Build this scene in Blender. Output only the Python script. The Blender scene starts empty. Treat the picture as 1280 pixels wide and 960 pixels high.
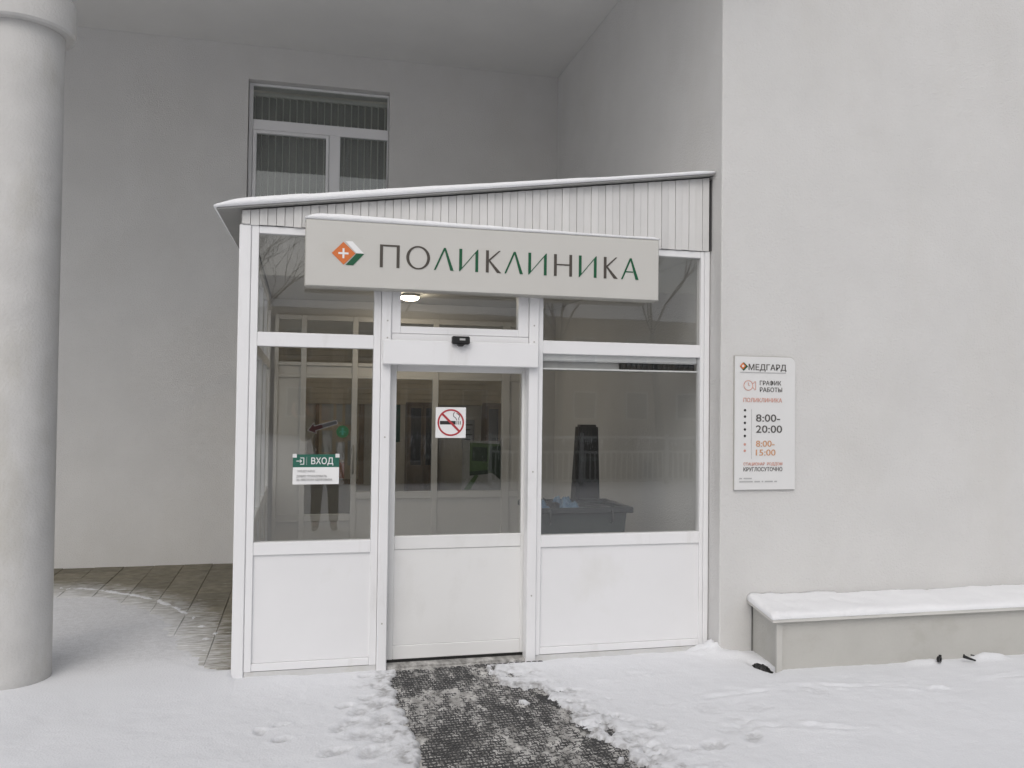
import bpy, bmesh, math, random
from mathutils import Vector, Matrix, noise
R = math.radians
rnd = random.Random(7)
SC = bpy.context.scene
COL = SC.collection

# ------------------------------------------------------------------ camera
F_PX, PITCH, ROLL, YAW, CAM_H, CAM_D = 1074.684, 0.02470, 0.01190, 0.24072, 1.8346, 6.0943
cy, sy = math.cos(YAW), math.sin(YAW)
cp, sp = math.cos(PITCH), math.sin(PITCH)
cr, sr = math.cos(ROLL), math.sin(ROLL)
fw = Vector((sy*cp, cy*cp, sp)); rt = Vector((cy, -sy, 0)); up = rt.cross(fw)
rt, up = cr*rt + sr*up, -sr*rt + cr*up
cam_d = bpy.data.cameras.new('camera')
cam = bpy.data.objects.new('camera', cam_d); COL.objects.link(cam)
M = Matrix((rt, up, -fw)).transposed().to_4x4(); M.translation = (0, -CAM_D, CAM_H)
cam.matrix_world = M
cam_d.sensor_width = 36.0; cam_d.lens = 36.0*F_PX/1280.0
cam_d.clip_start = 0.05; cam_d.clip_end = 2000
SC.camera = cam

# ------------------------------------------------------------------ sky, sun, exposure
SUN_EL, SUN_ROT = R(45), R(203)
w = bpy.data.worlds.new('World'); SC.world = w; w.use_nodes = True
nt = w.node_tree; nt.nodes.clear()
sky = nt.nodes.new('ShaderNodeTexSky'); sky.sky_type = 'NISHITA'; sky.sun_disc = False
sky.sun_elevation = SUN_EL; sky.sun_rotation = SUN_ROT; sky.air_density = 1.0; sky.dust_density = 4.0; sky.ozone_density = 1.0
hs = nt.nodes.new('ShaderNodeHueSaturation'); hs.inputs['Saturation'].default_value = 0.40
bg = nt.nodes.new('ShaderNodeBackground'); bg.inputs['Strength'].default_value = 0.15
wo = nt.nodes.new('ShaderNodeOutputWorld')
nt.links.new(sky.outputs[0], hs.inputs['Color']); nt.links.new(hs.outputs[0], bg.inputs[0]); nt.links.new(bg.outputs[0], wo.inputs[0])
sd = bpy.data.lights.new('sun', 'SUN'); sd.energy = 0.55; sd.angle = R(60); sd.color = (1, 0.98, 0.96)
so = bpy.data.objects.new('sun', sd); COL.objects.link(so)
sdir = Vector((math.sin(SUN_ROT)*math.cos(SUN_EL), math.cos(SUN_ROT)*math.cos(SUN_EL), math.sin(SUN_EL)))
so.rotation_euler = sdir.to_track_quat('Z', 'Y').to_euler(); so.location = sdir*60
SC.view_settings.view_transform = 'Standard'; SC.view_settings.look = 'None'
SC.view_settings.exposure = -0.32; SC.view_settings.gamma = 1.0
SC.render.engine = 'CYCLES'
SC.cycles.max_bounces = 10; SC.cycles.diffuse_bounces = 6; SC.cycles.glossy_bounces = 4
SC.cycles.transparent_max_bounces = 24

# ------------------------------------------------------------------ helpers
def thing(name, label, cat, loc=(0, 0, 0), rotz=0, group=None):
    o = bpy.data.objects.new(name, None); COL.objects.link(o)
    o.location = loc; o.rotation_euler = (0, 0, rotz); o.empty_display_size = 0.1
    o['label'] = label; o['category'] = cat
    if group: o['group'] = group
    return o
def tag(o, label, cat, group=None):
    o['label'] = label; o['category'] = cat
    if group: o['group'] = group
    return o
def origin(o):
    v = Vector((0, 0, 0))
    while o is not None:
        v = v + Vector(o.location); o = o.parent
    return v
def obj(name, bm, mat, parent=None, smooth=False, loc=None, recalc=True):
    """link a bmesh given in world coordinates as one mesh object (origin at its thing's base)"""
    if recalc: bmesh.ops.recalc_face_normals(bm, faces=bm.faces)
    base = origin(parent) if parent is not None else Vector((0, 0, 0))
    if loc is None: loc = base if parent is not None else Vector((0, 0, 0))
    loc = Vector(loc)
    bmesh.ops.translate(bm, verts=bm.verts, vec=-loc)
    me = bpy.data.meshes.new(name); bm.to_mesh(me); bm.free()
    if smooth:
        for p in me.polygons: p.use_smooth = True
    if mat: me.materials.append(mat)
    o = bpy.data.objects.new(name, me); COL.objects.link(o)
    if parent is not None: o.parent = parent
    o.location = loc - base
    return o
def struct(o): o['kind'] = 'structure'; return o
def add_box(bm, x0, x1, y0, y1, z0, z1, bev=0.0):
    r = bmesh.ops.create_cube(bm, size=1.0)
    vs = r['verts']
    for v in vs:
        v.co = Vector((x0 if v.co.x < 0 else x1, y0 if v.co.y < 0 else y1, z0 if v.co.z < 0 else z1))
    if bev > 0:
        es = list({e for v in vs for e in v.link_edges})
        bmesh.ops.bevel(bm, geom=es, offset=bev, segments=1, affect='EDGES', profile=0.5)
def box(name, mat, parent, x0, x1, y0, y1, z0, z1, bev=0.003, loc=None):
    bm = bmesh.new(); add_box(bm, x0, x1, y0, y1, z0, z1, bev)
    return obj(name, bm, mat, parent, loc=loc)
def add_prism_xz(bm, pts, y0, y1):
    """polygon in x-z, extruded from y0 (front) to y1"""
    a = [bm.verts.new((x, y0, z)) for x, z in pts]; b = [bm.verts.new((x, y1, z)) for x, z in pts]
    n = len(pts)
    bm.faces.new(a); bm.faces.new(list(reversed(b)))
    for i in range(n): bm.faces.new((a[i], b[i], b[(i+1) % n], a[(i+1) % n]))
def add_prism_xy(bm, pts, z0, z1):
    a = [bm.verts.new((x, y, z0)) for x, y in pts]; b = [bm.verts.new((x, y, z1)) for x, y in pts]
    n = len(pts)
    bm.faces.new(a); bm.faces.new(list(reversed(b)))
    for i in range(n): bm.faces.new((a[i], b[i], b[(i+1) % n], a[(i+1) % n]))
def add_ring_xz(bm, cx, cz, r0, r1, y0, y1, n=40):
    f0 = [[bm.verts.new((cx+r*math.cos(2*math.pi*i/n), y, cz+r*math.sin(2*math.pi*i/n))) for i in range(n)] for r, y in ((r0, y0), (r1, y0), (r1, y1), (r0, y1))]
    for i in range(n):
        j = (i+1) % n
        for k in range(4):
            a, b = f0[k], f0[(k+1) % 4]
            bm.faces.new((a[i], a[j], b[j], b[i]))
def add_disc_xz(bm, cx, cz, r, y0, y1, n=24):
    add_prism_xz(bm, [(cx+r*math.cos(2*math.pi*i/n), cz+r*math.sin(2*math.pi*i/n)) for i in range(n)], y0, y1)
def add_bar_xz(bm, p, q, wd, y0, y1):
    """flat stroke from p to q (x,z)"""
    p = Vector(p); q = Vector(q); d = (q-p).normalized(); nn = Vector((-d.y, d.x))*wd/2
    add_prism_xz(bm, [tuple(p+nn), tuple(p-nn), tuple(q-nn), tuple(q+nn)], y0, y1)
def add_lathe(bm, cx, cy_, prof, n=48, cap=True):
    rings = []
    for r, z in prof:
        rings.append([bm.verts.new((cx+r*math.cos(2*math.pi*i/n), cy_+r*math.sin(2*math.pi*i/n), z)) for i in range(n)])
    for a, b in zip(rings, rings[1:]):
        for i in range(n): bm.faces.new((a[i], a[(i+1) % n], b[(i+1) % n], b[i]))
    if cap:
        bm.faces.new(list(reversed(rings[0]))); bm.faces.new(rings[-1])
def add_tube(bm, pts, rad, n=6):
    """tapered tube through 3-D points"""
    rings = []
    for i, p in enumerate(pts):
        p = Vector(p)
        d = (Vector(pts[min(i+1, len(pts)-1)]) - Vector(pts[max(i-1, 0)])).normalized()
        u = d.orthogonal().normalized(); v = d.cross(u)
        r = rad[i] if hasattr(rad, '__len__') else rad
        rings.append([bm.verts.new(p + (u*math.cos(2*math.pi*k/n) + v*math.sin(2*math.pi*k/n))*r) for k in range(n)])
    for a, b in zip(rings, rings[1:]):
        # keep the rings aligned
        best = min(range(n), key=lambda s: sum((a[k].co-b[(k+s) % n].co).length for k in range(n)))
        b[:] = b[best:]+b[:best]
        for k in range(n): bm.faces.new((a[k], a[(k+1) % n], b[(k+1) % n], b[k]))
    bm.faces.new(list(reversed(rings[0]))); bm.faces.new(rings[-1])
def frame_bm(x0, x1, z0, z1, l, r, b, t, y0, y1, bev=0.003):
    """a rectangular frame: two stiles and two rails butted end to end"""
    bm = bmesh.new()
    add_box(bm, x0, x0+l, y0, y1, z0, z1, bev); add_box(bm, x1-r, x1, y0, y1, z0, z1, bev)
    add_box(bm, x0+l, x1-r, y0+.002, y1-.002, z0, z0+b, bev); add_box(bm, x0+l, x1-r, y0+.002, y1-.002, z1-t, z1, bev)
    return bm
def text_mesh(body, height, width=None, depth=0.0015, align='LEFT', bold=0.0):
    c = bpy.data.curves.new('lettering', 'FONT'); c.body = body; c.extrude = depth; c.size = 1.0; c.offset = bold
    c.resolution_u = 3
    o = bpy.data.objects.new('lettering', c); COL.objects.link(o)
    dg = bpy.context.evaluated_depsgraph_get()
    me = bpy.data.meshes.new_from_object(o.evaluated_get(dg))
    bpy.data.objects.remove(o); bpy.data.curves.remove(c)
    xs = [v.co.x for v in me.vertices]; ys = [v.co.y for v in me.vertices]
    x0, x1, y0 = min(xs), max(xs), min(ys)
    cap = 0.728
    s = height/cap; sx = s if width is None else width/(x1-x0)
    for v in me.vertices:
        v.co = Vector(((v.co.x-x0)*sx, v.co.z, v.co.y*s))       # stands in the x-z plane
    return me
def text(body, x, z, height, mat, parent, y, width=None, bold=0.0, name='lettering'):
    me = text_mesh(body, height, width, bold=bold); me.materials.append(mat); me.name = name
    o = bpy.data.objects.new(name, me); COL.objects.link(o); o.parent = parent
    o.location = Vector((x, y, z)) - origin(parent)
    return o
def fbm(x, y, z=0.0, o=4): return noise.fractal(Vector((x, y, z)), 0.9, 2.0, o)
def sstep(a, b, x):
    t = min(1.0, max(0.0, (x-a)/(b-a))); return t*t*(3-2*t)

# ------------------------------------------------------------------ materials
def mat(name, col, rough=0.6, vary=0.0, scale=4.0, bump=0.0, bscale=60.0, spec=0.5, metal=0.0, per_obj=0.0, dirt=None):
    m = bpy.data.materials.new(name); m.use_nodes = True
    n = m.node_tree.nodes; L = m.node_tree.links; b = n['Principled BSDF']
    b.inputs['Roughness'].default_value = rough; b.inputs['Metallic'].default_value = metal
    b.inputs['Specular IOR Level'].default_value = spec
    geo = n.new('ShaderNodeNewGeometry')
    nz = n.new('ShaderNodeTexNoise'); nz.inputs['Scale'].default_value = scale; nz.inputs['Detail'].default_value = 6
    L.new(geo.outputs['Position'], nz.inputs['Vector'])
    rp = n.new('ShaderNodeMapRange'); rp.inputs[1].default_value = 0.3; rp.inputs[2].default_value = 0.7
    rp.inputs[3].default_value = 1-vary; rp.inputs[4].default_value = 1+vary
    L.new(nz.outputs[0], rp.inputs[0])
    mul = n.new('ShaderNodeMix'); mul.data_type = 'RGBA'; mul.blend_type = 'MULTIPLY'; mul.inputs[0].default_value = 1.0
    mul.inputs[6].default_value = (*col, 1)
    L.new(rp.outputs[0], mul.inputs[7])
    out = mul.outputs[2]
    if per_obj > 0:
        oi = n.new('ShaderNodeObjectInfo'); r2 = n.new('ShaderNodeMapRange')
        r2.inputs[3].default_value = 1-per_obj; r2.inputs[4].default_value = 1+per_obj
        L.new(oi.outputs['Random'], r2.inputs[0])
        m2 = n.new('ShaderNodeMix'); m2.data_type = 'RGBA'; m2.blend_type = 'MULTIPLY'; m2.inputs[0].default_value = 1.0
        L.new(out, m2.inputs[6]); L.new(r2.outputs[0], m2.inputs[7]); out = m2.outputs[2]
    if dirt:       # blotches and streaks of dirt: (colour, amount, threshold, noise scale vector)
        dcol, amt, thr, dsc = dirt
        mp = n.new('ShaderNodeMapping'); mp.inputs['Scale'].default_value = dsc
        L.new(geo.outputs['Position'], mp.inputs['Vector'])
        dn = n.new('ShaderNodeTexNoise'); dn.inputs['Scale'].default_value = 1.0; dn.inputs['Detail'].default_value = 8; dn.inputs['Roughness'].default_value = 0.65
        L.new(mp.outputs[0], dn.inputs['Vector'])
        dr = n.new('ShaderNodeMapRange'); dr.inputs[1].default_value = thr; dr.inputs[2].default_value = thr+0.25; dr.inputs[4].default_value = amt
        L.new(dn.outputs[0], dr.inputs[0])
        m3 = n.new('ShaderNodeMix'); m3.data_type = 'RGBA'; L.new(dr.outputs[0], m3.inputs[0]); L.new(out, m3.inputs[6]); m3.inputs[7].default_value = (*dcol, 1)
        out = m3.outputs[2]
    L.new(out, b.inputs['Base Color'])
    if bump > 0:
        bn = n.new('ShaderNodeTexNoise'); bn.inputs['Scale'].default_value = bscale; bn.inputs['Detail'].default_value = 5
        L.new(geo.outputs['Position'], bn.inputs['Vector'])
        bp = n.new('ShaderNodeBump'); bp.inputs['Strength'].default_value = bump; bp.inputs['Distance'].default_value = 0.01
        L.new(bn.outputs[0], bp.inputs['Height']); L.new(bp.outputs[0], b.inputs['Normal'])
    return m
def glass_mat(name, tint=(0.985, 0.99, 0.985), film=0.008, filmcol=(0.55, 0.55, 0.53), refl=0.078):
    m = bpy.data.materials.new(name); m.use_nodes = True
    n = m.node_tree.nodes; L = m.node_tree.links; n.clear()
    out = n.new('ShaderNodeOutputMaterial'); tr = n.new('ShaderNodeBsdfTransparent'); tr.inputs[0].default_value = (*tint, 1)
    gl = n.new('ShaderNodeBsdfGlossy'); gl.inputs['Roughness'].default_value = 0.012
    geo = n.new('ShaderNodeNewGeometry')
    wv = n.new('ShaderNodeTexNoise'); wv.inputs['Scale'].default_value = 2.2; L.new(geo.outputs['Position'], wv.inputs['Vector'])
    bp = n.new('ShaderNodeBump'); bp.inputs['Strength'].default_value = 0.03; bp.inputs['Distance'].default_value = 0.012
    L.new(wv.outputs[0], bp.inputs['Height']); L.new(bp.outputs[0], gl.inputs['Normal'])
    lw = n.new('ShaderNodeLayerWeight'); lw.inputs[0].default_value = 0.5
    pw = n.new('ShaderNodeMath'); pw.operation = 'POWER'; pw.inputs[1].default_value = 5; L.new(lw.outputs['Facing'], pw.inputs[0])
    ma = n.new('ShaderNodeMath'); ma.operation = 'MULTIPLY_ADD'; ma.inputs[1].default_value = 0.9; ma.inputs[2].default_value = refl; L.new(pw.outputs[0], ma.inputs[0])
    mx = n.new('ShaderNodeMixShader'); L.new(ma.outputs[0], mx.inputs[0]); L.new(tr.outputs[0], mx.inputs[1]); L.new(gl.outputs[0], mx.inputs[2])
    # film of dust and dried drops
    df = n.new('ShaderNodeBsdfDiffuse'); df.inputs[0].default_value = (*filmcol, 1)
    mp = n.new('ShaderNodeMapping'); mp.inputs['Scale'].default_value = (3, 3, 1.2); L.new(geo.outputs['Position'], mp.inputs['Vector'])
    fn = n.new('ShaderNodeTexNoise'); fn.inputs['Scale'].default_value = 2.5; fn.inputs['Detail'].default_value = 9; fn.inputs['Roughness'].default_value = 0.7
    L.new(mp.outputs[0], fn.inputs['Vector'])
    fr = n.new('ShaderNodeMapRange'); fr.inputs[1].default_value = 0.35; fr.inputs[2].default_value = 0.75; fr.inputs[3].default_value = film*0.5; fr.inputs[4].default_value = film*1.6
    L.new(fn.outputs[0], fr.inputs[0])
    m2 = n.new('ShaderNodeMixShader'); L.new(fr.outputs[0], m2.inputs[0]); L.new(mx.outputs[0], m2.inputs[1]); L.new(df.outputs[0], m2.inputs[2])
    L.new(m2.outputs[0], out.inputs[0])
    return m
def emis(name, col, s):
    m = bpy.data.materials.new(name); m.use_nodes = True
    b = m.node_tree.nodes['Principled BSDF']; b.inputs['Base Color'].default_value = (*col, 1)
    b.inputs['Emission Color'].default_value = (*col, 1); b.inputs['Emission Strength'].default_value = s
    return m

m_addedglass = glass_mat('added_roof_glass', (0.99, 0.99, 0.99), 0.004, refl=0.03)  # clear glass for the skylight added over the lobby
GRIME = (0.36, 0.34, 0.28)
m_wall = mat('painted_plaster', (0.622, 0.616, 0.605), 0.9, 0.025, 2.3, 0.6, 75, 0.25, dirt=((0.50, 0.475, 0.42), 0.16, 0.5, (1.5, 1.5, 0.7)))
m_ceil = mat('ceiling_plaster', (0.68, 0.677, 0.665), 0.9, 0.03, 1.5, 0.2, 60, 0.25)
m_col = mat('column_plaster', (0.56, 0.553, 0.54), 0.9, 0.05, 5, 0.4, 60, 0.25, dirt=((0.42, 0.40, 0.34), 0.5, 0.5, (3, 3, 1.2)))
m_pvc = mat('white_plastic', (0.78, 0.78, 0.79), 0.35, 0.015, 3, 0.03, 25, 0.5, dirt=(GRIME, 0.38, 0.56, (4, 4, 1.0)))
m_base = mat('base_strip_paint', (0.58, 0.58, 0.575), 0.6, 0.05, 4, 0.1, 30, dirt=(GRIME, .5, .5, (4, 4, 6)))
m_pvcpanel = mat('white_panel', (0.76, 0.76, 0.77), 0.4, 0.02, 2, 0.08, 6, 0.5, dirt=((0.55, 0.54, 0.47), 0.35, 0.55, (1.5, 1.5, 1.0)))
m_pvcdoor = mat('white_door', (0.75, 0.75, 0.745), 0.38, 0.02, 2, 0.06, 6, 0.5, dirt=(GRIME, 0.2, 0.57, (3, 3, 1.6)))
m_clad = mat('cladding_metal', (0.62, 0.615, 0.605), 0.45, 0.03, 5, 0.05, 30, 0.5, per_obj=0.05, dirt=((0.45, 0.435, 0.41), 0.4, 0.55, (9, 9, 2.0)))
m_roof = mat('roof_metal', (0.30, 0.30, 0.29), 0.5, 0.05, 5)
m_roofedge = mat('roof_edge_metal', (0.10, 0.10, 0.10), 0.5, 0.05, 5)
m_glass = glass_mat('window_glass')
m_glassfar = glass_mat('upper_window_glass', (0.88, 0.9, 0.88), 0.01, refl=0.10)
m_sign = mat('sign_acrylic', (0.555, 0.545, 0.515), 0.35, 0.02, 2.5, 0.02, 30, 0.5, dirt=((0.42, 0.40, 0.35), 0.4, 0.58, (2, 2, 3)))
m_signedge = mat('sign_edge', (0.42, 0.41, 0.38), 0.5, 0.05, 6)
m_lgrey = mat('letter_grey', (0.065, 0.055, 0.045), 0.45, 0.05)
m_lgreen = mat('letter_green', (0.003, 0.085, 0.033), 0.4, 0.05)
m_orange = mat('logo_orange', (0.62, 0.16, 0.035), 0.4, 0.03)
m_white = mat('print_white', (0.80, 0.80, 0.80), 0.45, 0.01)
m_black = mat('print_black', (0.02, 0.02, 0.02), 0.5, 0.02)
m_dgrey = mat('print_grey', (0.09, 0.085, 0.08), 0.5, 0.02)
m_lightgrey = mat('print_pale_grey', (0.42, 0.42, 0.42), 0.5, 0.02)
m_red = mat('print_red', (0.42, 0.035, 0.045), 0.5, 0.03)
m_salmon = mat('print_salmon', (0.60, 0.30, 0.24), 0.5, 0.03)
m_amber = mat('print_amber', (0.56, 0.30, 0.16), 0.5, 0.03)
m_notgreen = mat('notice_green', (0.02, 0.12, 0.085), 0.4, 0.04)
m_stickgreen = mat('sticker_green', (0.008, 0.060, 0.016), 0.4, 0.04)
m_plate = mat('sign_plate', (0.70, 0.70, 0.695), 0.4, 0.015, 3, dirt=((0.5, 0.48, 0.44), 0.3, 0.58, (3, 3, 3)))
m_blackpl = mat('black_plastic', (0.011, 0.011, 0.011), 0.4, 0.1, 10)
m_snow = mat('snow', (0.82, 0.825, 0.84), 0.75, 0.02, 3.0, 0.55, 110, 0.3)
m_gsnow = mat('trodden_snow', (0.735, 0.745, 0.77), 0.75, 0.02, 2.0, 0.4, 85, 0.3)
_n = m_gsnow.node_tree.nodes; _L = m_gsnow.node_tree.links; _b = _n['Principled BSDF']
_src = _b.inputs['Base Color'].links[0].from_socket
_at = _n.new('ShaderNodeAttribute'); _at.attribute_name = 'wet'
_nz = _n.new('ShaderNodeTexNoise'); _nz.inputs['Scale'].default_value = 28; _nz.inputs['Detail'].default_value = 6
_ge = _n.new('ShaderNodeNewGeometry'); _L.new(_ge.outputs['Position'], _nz.inputs['Vector'])
_mr = _n.new('ShaderNodeMapRange'); _mr.inputs[1].default_value = .3; _mr.inputs[2].default_value = .65; _mr.inputs[3].default_value = .25; _mr.inputs[4].default_value = 1.0; _L.new(_nz.outputs[0], _mr.inputs[0])
_mu = _n.new('ShaderNodeMath'); _mu.operation = 'MULTIPLY'; _L.new(_at.outputs['Fac'], _mu.inputs[0]); _L.new(_mr.outputs[0], _mu.inputs[1])
_mx = _n.new('ShaderNodeMix'); _mx.data_type = 'RGBA'; _L.new(_mu.outputs[0], _mx.inputs[0]); _L.new(_src, _mx.inputs[6]); _mx.inputs[7].default_value = (.27, .265, .26, 1)
_L.new(_mx.outputs[2], _b.inputs['Base Color'])
m_cap = mat('cap_snow', (0.88, 0.885, 0.90), 0.75, 0.02, 3.0, 0.3, 90, 0.3)
m_ledge = mat('ledge_paint', (0.475, 0.468, 0.44), 0.75, 0.04, 2.5, 0.35, 50, 0.3, dirt=((0.34, 0.325, 0.28), 0.5, 0.55, (2, 2, 3)))
m_ledgecap = mat('ledge_cap_paint', (0.60, 0.59, 0.56), 0.6, 0.04, 3, 0.1, 40, 0.4)
m_asph = mat('wet_asphalt', (0.045, 0.045, 0.043), 0.5, 0.3, 30, 0.8, 120, 0.5)
m_rubber = mat('rubber', (0.06, 0.06, 0.061), 0.6, 0.2, 25, 0.2, 200, 0.5)
m_slush = mat('slush', (0.53, 0.52, 0.50), 0.45, 0.22, 9, 0.8, 60, 0.4, dirt=((0.13, 0.125, 0.115), 0.9, 0.40, (16, 6, 10)))
m_ifloor = mat('interior_floor', (0.42, 0.41, 0.385), 0.4, 0.08, 3)
m_iwall = mat('interior_wall', (0.80, 0.75, 0.66), 0.85, 0.05, 1.5, 0.2, 60, 0.3)
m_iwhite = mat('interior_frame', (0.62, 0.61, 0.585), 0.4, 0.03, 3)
m_wood = mat('pale_wood', (0.33, 0.22, 0.12), 0.55, 0.15, 6)
m_slat = mat('shutter_slat', (0.76, 0.64, 0.46), 0.6, 0.08, 6, per_obj=0.06)
m_cab = mat('cabinet_wood', (0.20, 0.14, 0.09), 0.5, 0.2, 8)
m_bin = mat('bin_plastic', (0.030, 0.041, 0.039), 0.5, 0.1, 4)
m_binrim = mat('bin_rim_plastic', (0.022, 0.026, 0.026), 0.45, 0.1, 4)
m_blue = mat('blue_film', (0.09, 0.16, 0.24), 0.35, 0.3, 20)
m_paper = mat('paper', (0.66, 0.66, 0.63), 0.8, 0.04, 10)
m_litedge = mat('blind_lit_edge', (0.70, 0.72, 0.68), 0.8, 0.05, 6)  # pale colour standing in for light caught on the slat edges
m_blind = mat('blind_fabric', (0.13, 0.14, 0.125), 0.85, 0.05, 6)
m_bark = mat('bark', (0.06, 0.05, 0.042), 0.9, 0.3, 12)
m_brick = mat('far_facade', (0.30, 0.24, 0.18), 0.9, 0.1, 0.6)
m_farwin = mat('far_window', (0.04, 0.045, 0.05), 0.15, 0.1)
m_rail = mat('railing_paint', (0.48, 0.48, 0.47), 0.5, 0.04)
m_grass = mat('poster_grass', (0.05, 0.10, 0.03), 0.5, 0.3, 40)
m_hedge = mat('poster_hedge', (0.01, 0.03, 0.012), 0.5, 0.4, 40)
m_path = mat('poster_path', (0.24, 0.245, 0.235), 0.5, 0.1, 20)

# ------------------------------------------------------------------ building dimensions
BW = 4.187            # back wall of the porch
XR = 3.0724           # side wall at the right of the porch
YF = -0.18            # face of the wall at the right
ZC = 5.958            # porch ceiling
YC = -1.13            # front edge of the porch ceiling
def roofz(x, y=-0.06): return 3.134 + (x+0.568)*0.1385 + 0.05*(y+0.06)

bld = thing('clinic_building', 'pale grey plastered clinic building with deep recessed porch behind the white vestibule', 'building', (0, BW, 0))
def holed_wall(name, x0, x1, z0, z1, holes, y0, y1, mt):
    xs = sorted({x0, x1, *[h[0] for h in holes], *[h[1] for h in holes]})
    zs = sorted({z0, z1, *[h[2] for h in holes], *[h[3] for h in holes]})
    bm = bmesh.new(); V = {}
    def v(x, y, z):
        k = (x, y, z)
        if k not in V: V[k] = bm.verts.new(k)
        return V[k]
    def solid(i, j):
        if i < 0 or j < 0 or i >= len(xs)-1 or j >= len(zs)-1: return False
        cx = (xs[i]+xs[i+1])/2; cz = (zs[j]+zs[j+1])/2
        return not any(h[0] < cx < h[1] and h[2] < cz < h[3] for h in holes)
    for i in range(len(xs)-1):
        for j in range(len(zs)-1):
            if not solid(i, j): continue
            a, b, c, d = xs[i], xs[i+1], zs[j], zs[j+1]
            bm.faces.new((v(a, y0, c), v(b, y0, c), v(b, y0, d), v(a, y0, d)))
            bm.faces.new((v(a, y1, d), v(b, y1, d), v(b, y1, c), v(a, y1, c)))
            if not solid(i-1, j): bm.faces.new((v(a, y0, d), v(a, y1, d), v(a, y1, c), v(a, y0, c)))
            if not solid(i+1, j): bm.faces.new((v(b, y0, c), v(b, y1, c), v(b, y1, d), v(b, y0, d)))
            if not solid(i, j-1): bm.faces.new((v(a, y0, c), v(a, y1, c), v(b, y1, c), v(b, y0, c)))
            if not solid(i, j+1): bm.faces.new((v(b, y0, d), v(b, y1, d), v(a, y1, d), v(a, y0, d)))
    return obj(name, bm, mt, bld)
DOORH = (-0.30, 2.68, 0.0, 2.86)
holed_wall('back_wall', -9.0, XR+0.004, -0.3, ZC+0.02, [(-0.647, 0.975, 3.55, 5.565), (DOORH[0], DOORH[1], 0.02, DOORH[3])], BW, BW+0.35, m_wall)
# wall at the right: its face towards the street and its return into the porch, one L-shaped piece
bm = bmesh.new()
add_prism_xy(bm, [(XR, YF), (16.0, YF), (16.0, 9.0), (XR+0.35, 9.0), (XR+0.35, BW-0.004), (XR, BW-0.004)], -0.3, 12.0)
bm.edges.ensure_lookup_table()
ce = [e for e in bm.edges if all(abs(v.co.x-XR) < 1e-4 and abs(v.co.y-YF) < 1e-4 for v in e.verts)]
bmesh.ops.bevel(bm, geom=ce, offset=0.012, segments=3, affect='EDGES', profile=0.5)
obj('side_wall', bm, m_wall, bld)
box('ceiling', m_ceil, bld, -6.5, XR-0.003, YC, BW-0.003, ZC, ZC+0.25, 0)
box('upper_wall', m_wall, bld, -6.5, XR-0.003, YC+0.02, BW+0.35, ZC+0.252, 12.0, 0)
# lobby behind the back wall
bm = bmesh.new()
LX0, LX1, LY0, LY1, LZ = -0.9, 3.30, BW+0.352, 6.0, 2.95
add_box(bm, LX0-.1, LX1+.1, LY1, LY1+.1, -.1, LZ+.1); add_box(bm, LX0-.1, LX0, LY0, LY1-.002, -.1, LZ+.1)
add_box(bm, LX1, LX1+.1, LY0, LY1-.002, -.1, LZ+.1)
obj('lobby_wall', bm, m_iwall, bld)
box('lobby_ceiling', m_ceil, bld, LX0+.002, LX1-.002, LY0, LY0+.2, LZ, LZ+.08, 0)
box('added_roof_light', m_addedglass, bld, LX0+.002, LX1-.002, LY0+.203, LY1-.004, LZ+.03, LZ+.04, 0)  # made-up skylight, added to let daylight into the lobby
box('lobby_floor', m_ifloor, bld, LX0+.002, LX1-.002, LY0, LY1-.004, -.08, 0.028, 0)
box('room_behind_window', m_iwall, bld, -1.2, 1.6, BW+.75, BW+.80, 3.2, 6.0, 0)

# upper window in the back wall
yw0, yw1 = BW+0.10, BW+0.17
bm = frame_bm(-0.642, 0.972, 3.56, 5.56, 0.045, 0.012, 0.05, 0.025, yw0, yw1)
add_box(bm, -0.597, 0.960, yw0+.001, yw1-.001, 5.015, 5.135, .003)
add_box(bm, 0.275, 0.405, yw0+.003, yw1-.003, 3.61, 5.015, .003)
win = obj('window', bm, m_pvc, bld)
obj('sash', frame_bm(-0.594, 0.272, 3.615, 5.010, 0.042, 0.032, 0.05, 0.035, yw0-.012, yw1-.01), m_pvc, win)
for a, b, c, d in ((-0.597, 0.960, 5.136, 5.534), (-0.552, 0.240, 3.665, 4.975), (0.406, 0.960, 3.61, 5.014)):
    box('pane', m_glassfar, win, a, b, yw0+.03, yw0+.042, c, d, 0)
bl = thing('vertical_blind', 'grey vertical blind hanging behind the upper window', 'blind', (0.16, BW+0.30, 5.5))
box('head_rail', m_iwhite, bl, -0.66, 0.99, BW+0.27, BW+0.31, 5.47, 5.51)
SL = bmesh.new(); add_box(SL, -0.042, 0.030, -0.0012, 0.0012, -1.9, 0.0, 0); add_box(SL, 0.0302, 0.042, -0.004, 0.004, -1.9, 0.0, 0)
sl0 = obj('slat', SL, m_blind, bl, loc=(0, 0, 0)); sl0.data.materials.append(m_litedge)  # second material paints the lit edge of each slat
for p in list(sl0.data.polygons)[6:]: p.material_index = 1
for i in range(21):
    o = sl0 if i == 0 else sl0.copy()
    if i: COL.objects.link(o); o.parent = bl
    o.location = Vector((-0.62+i*0.0805, BW+0.29, 5.465)) - Vector(bl.location)
    o.rotation_euler = (0, 0, R(24+rnd.uniform(-3, 3)))

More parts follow.
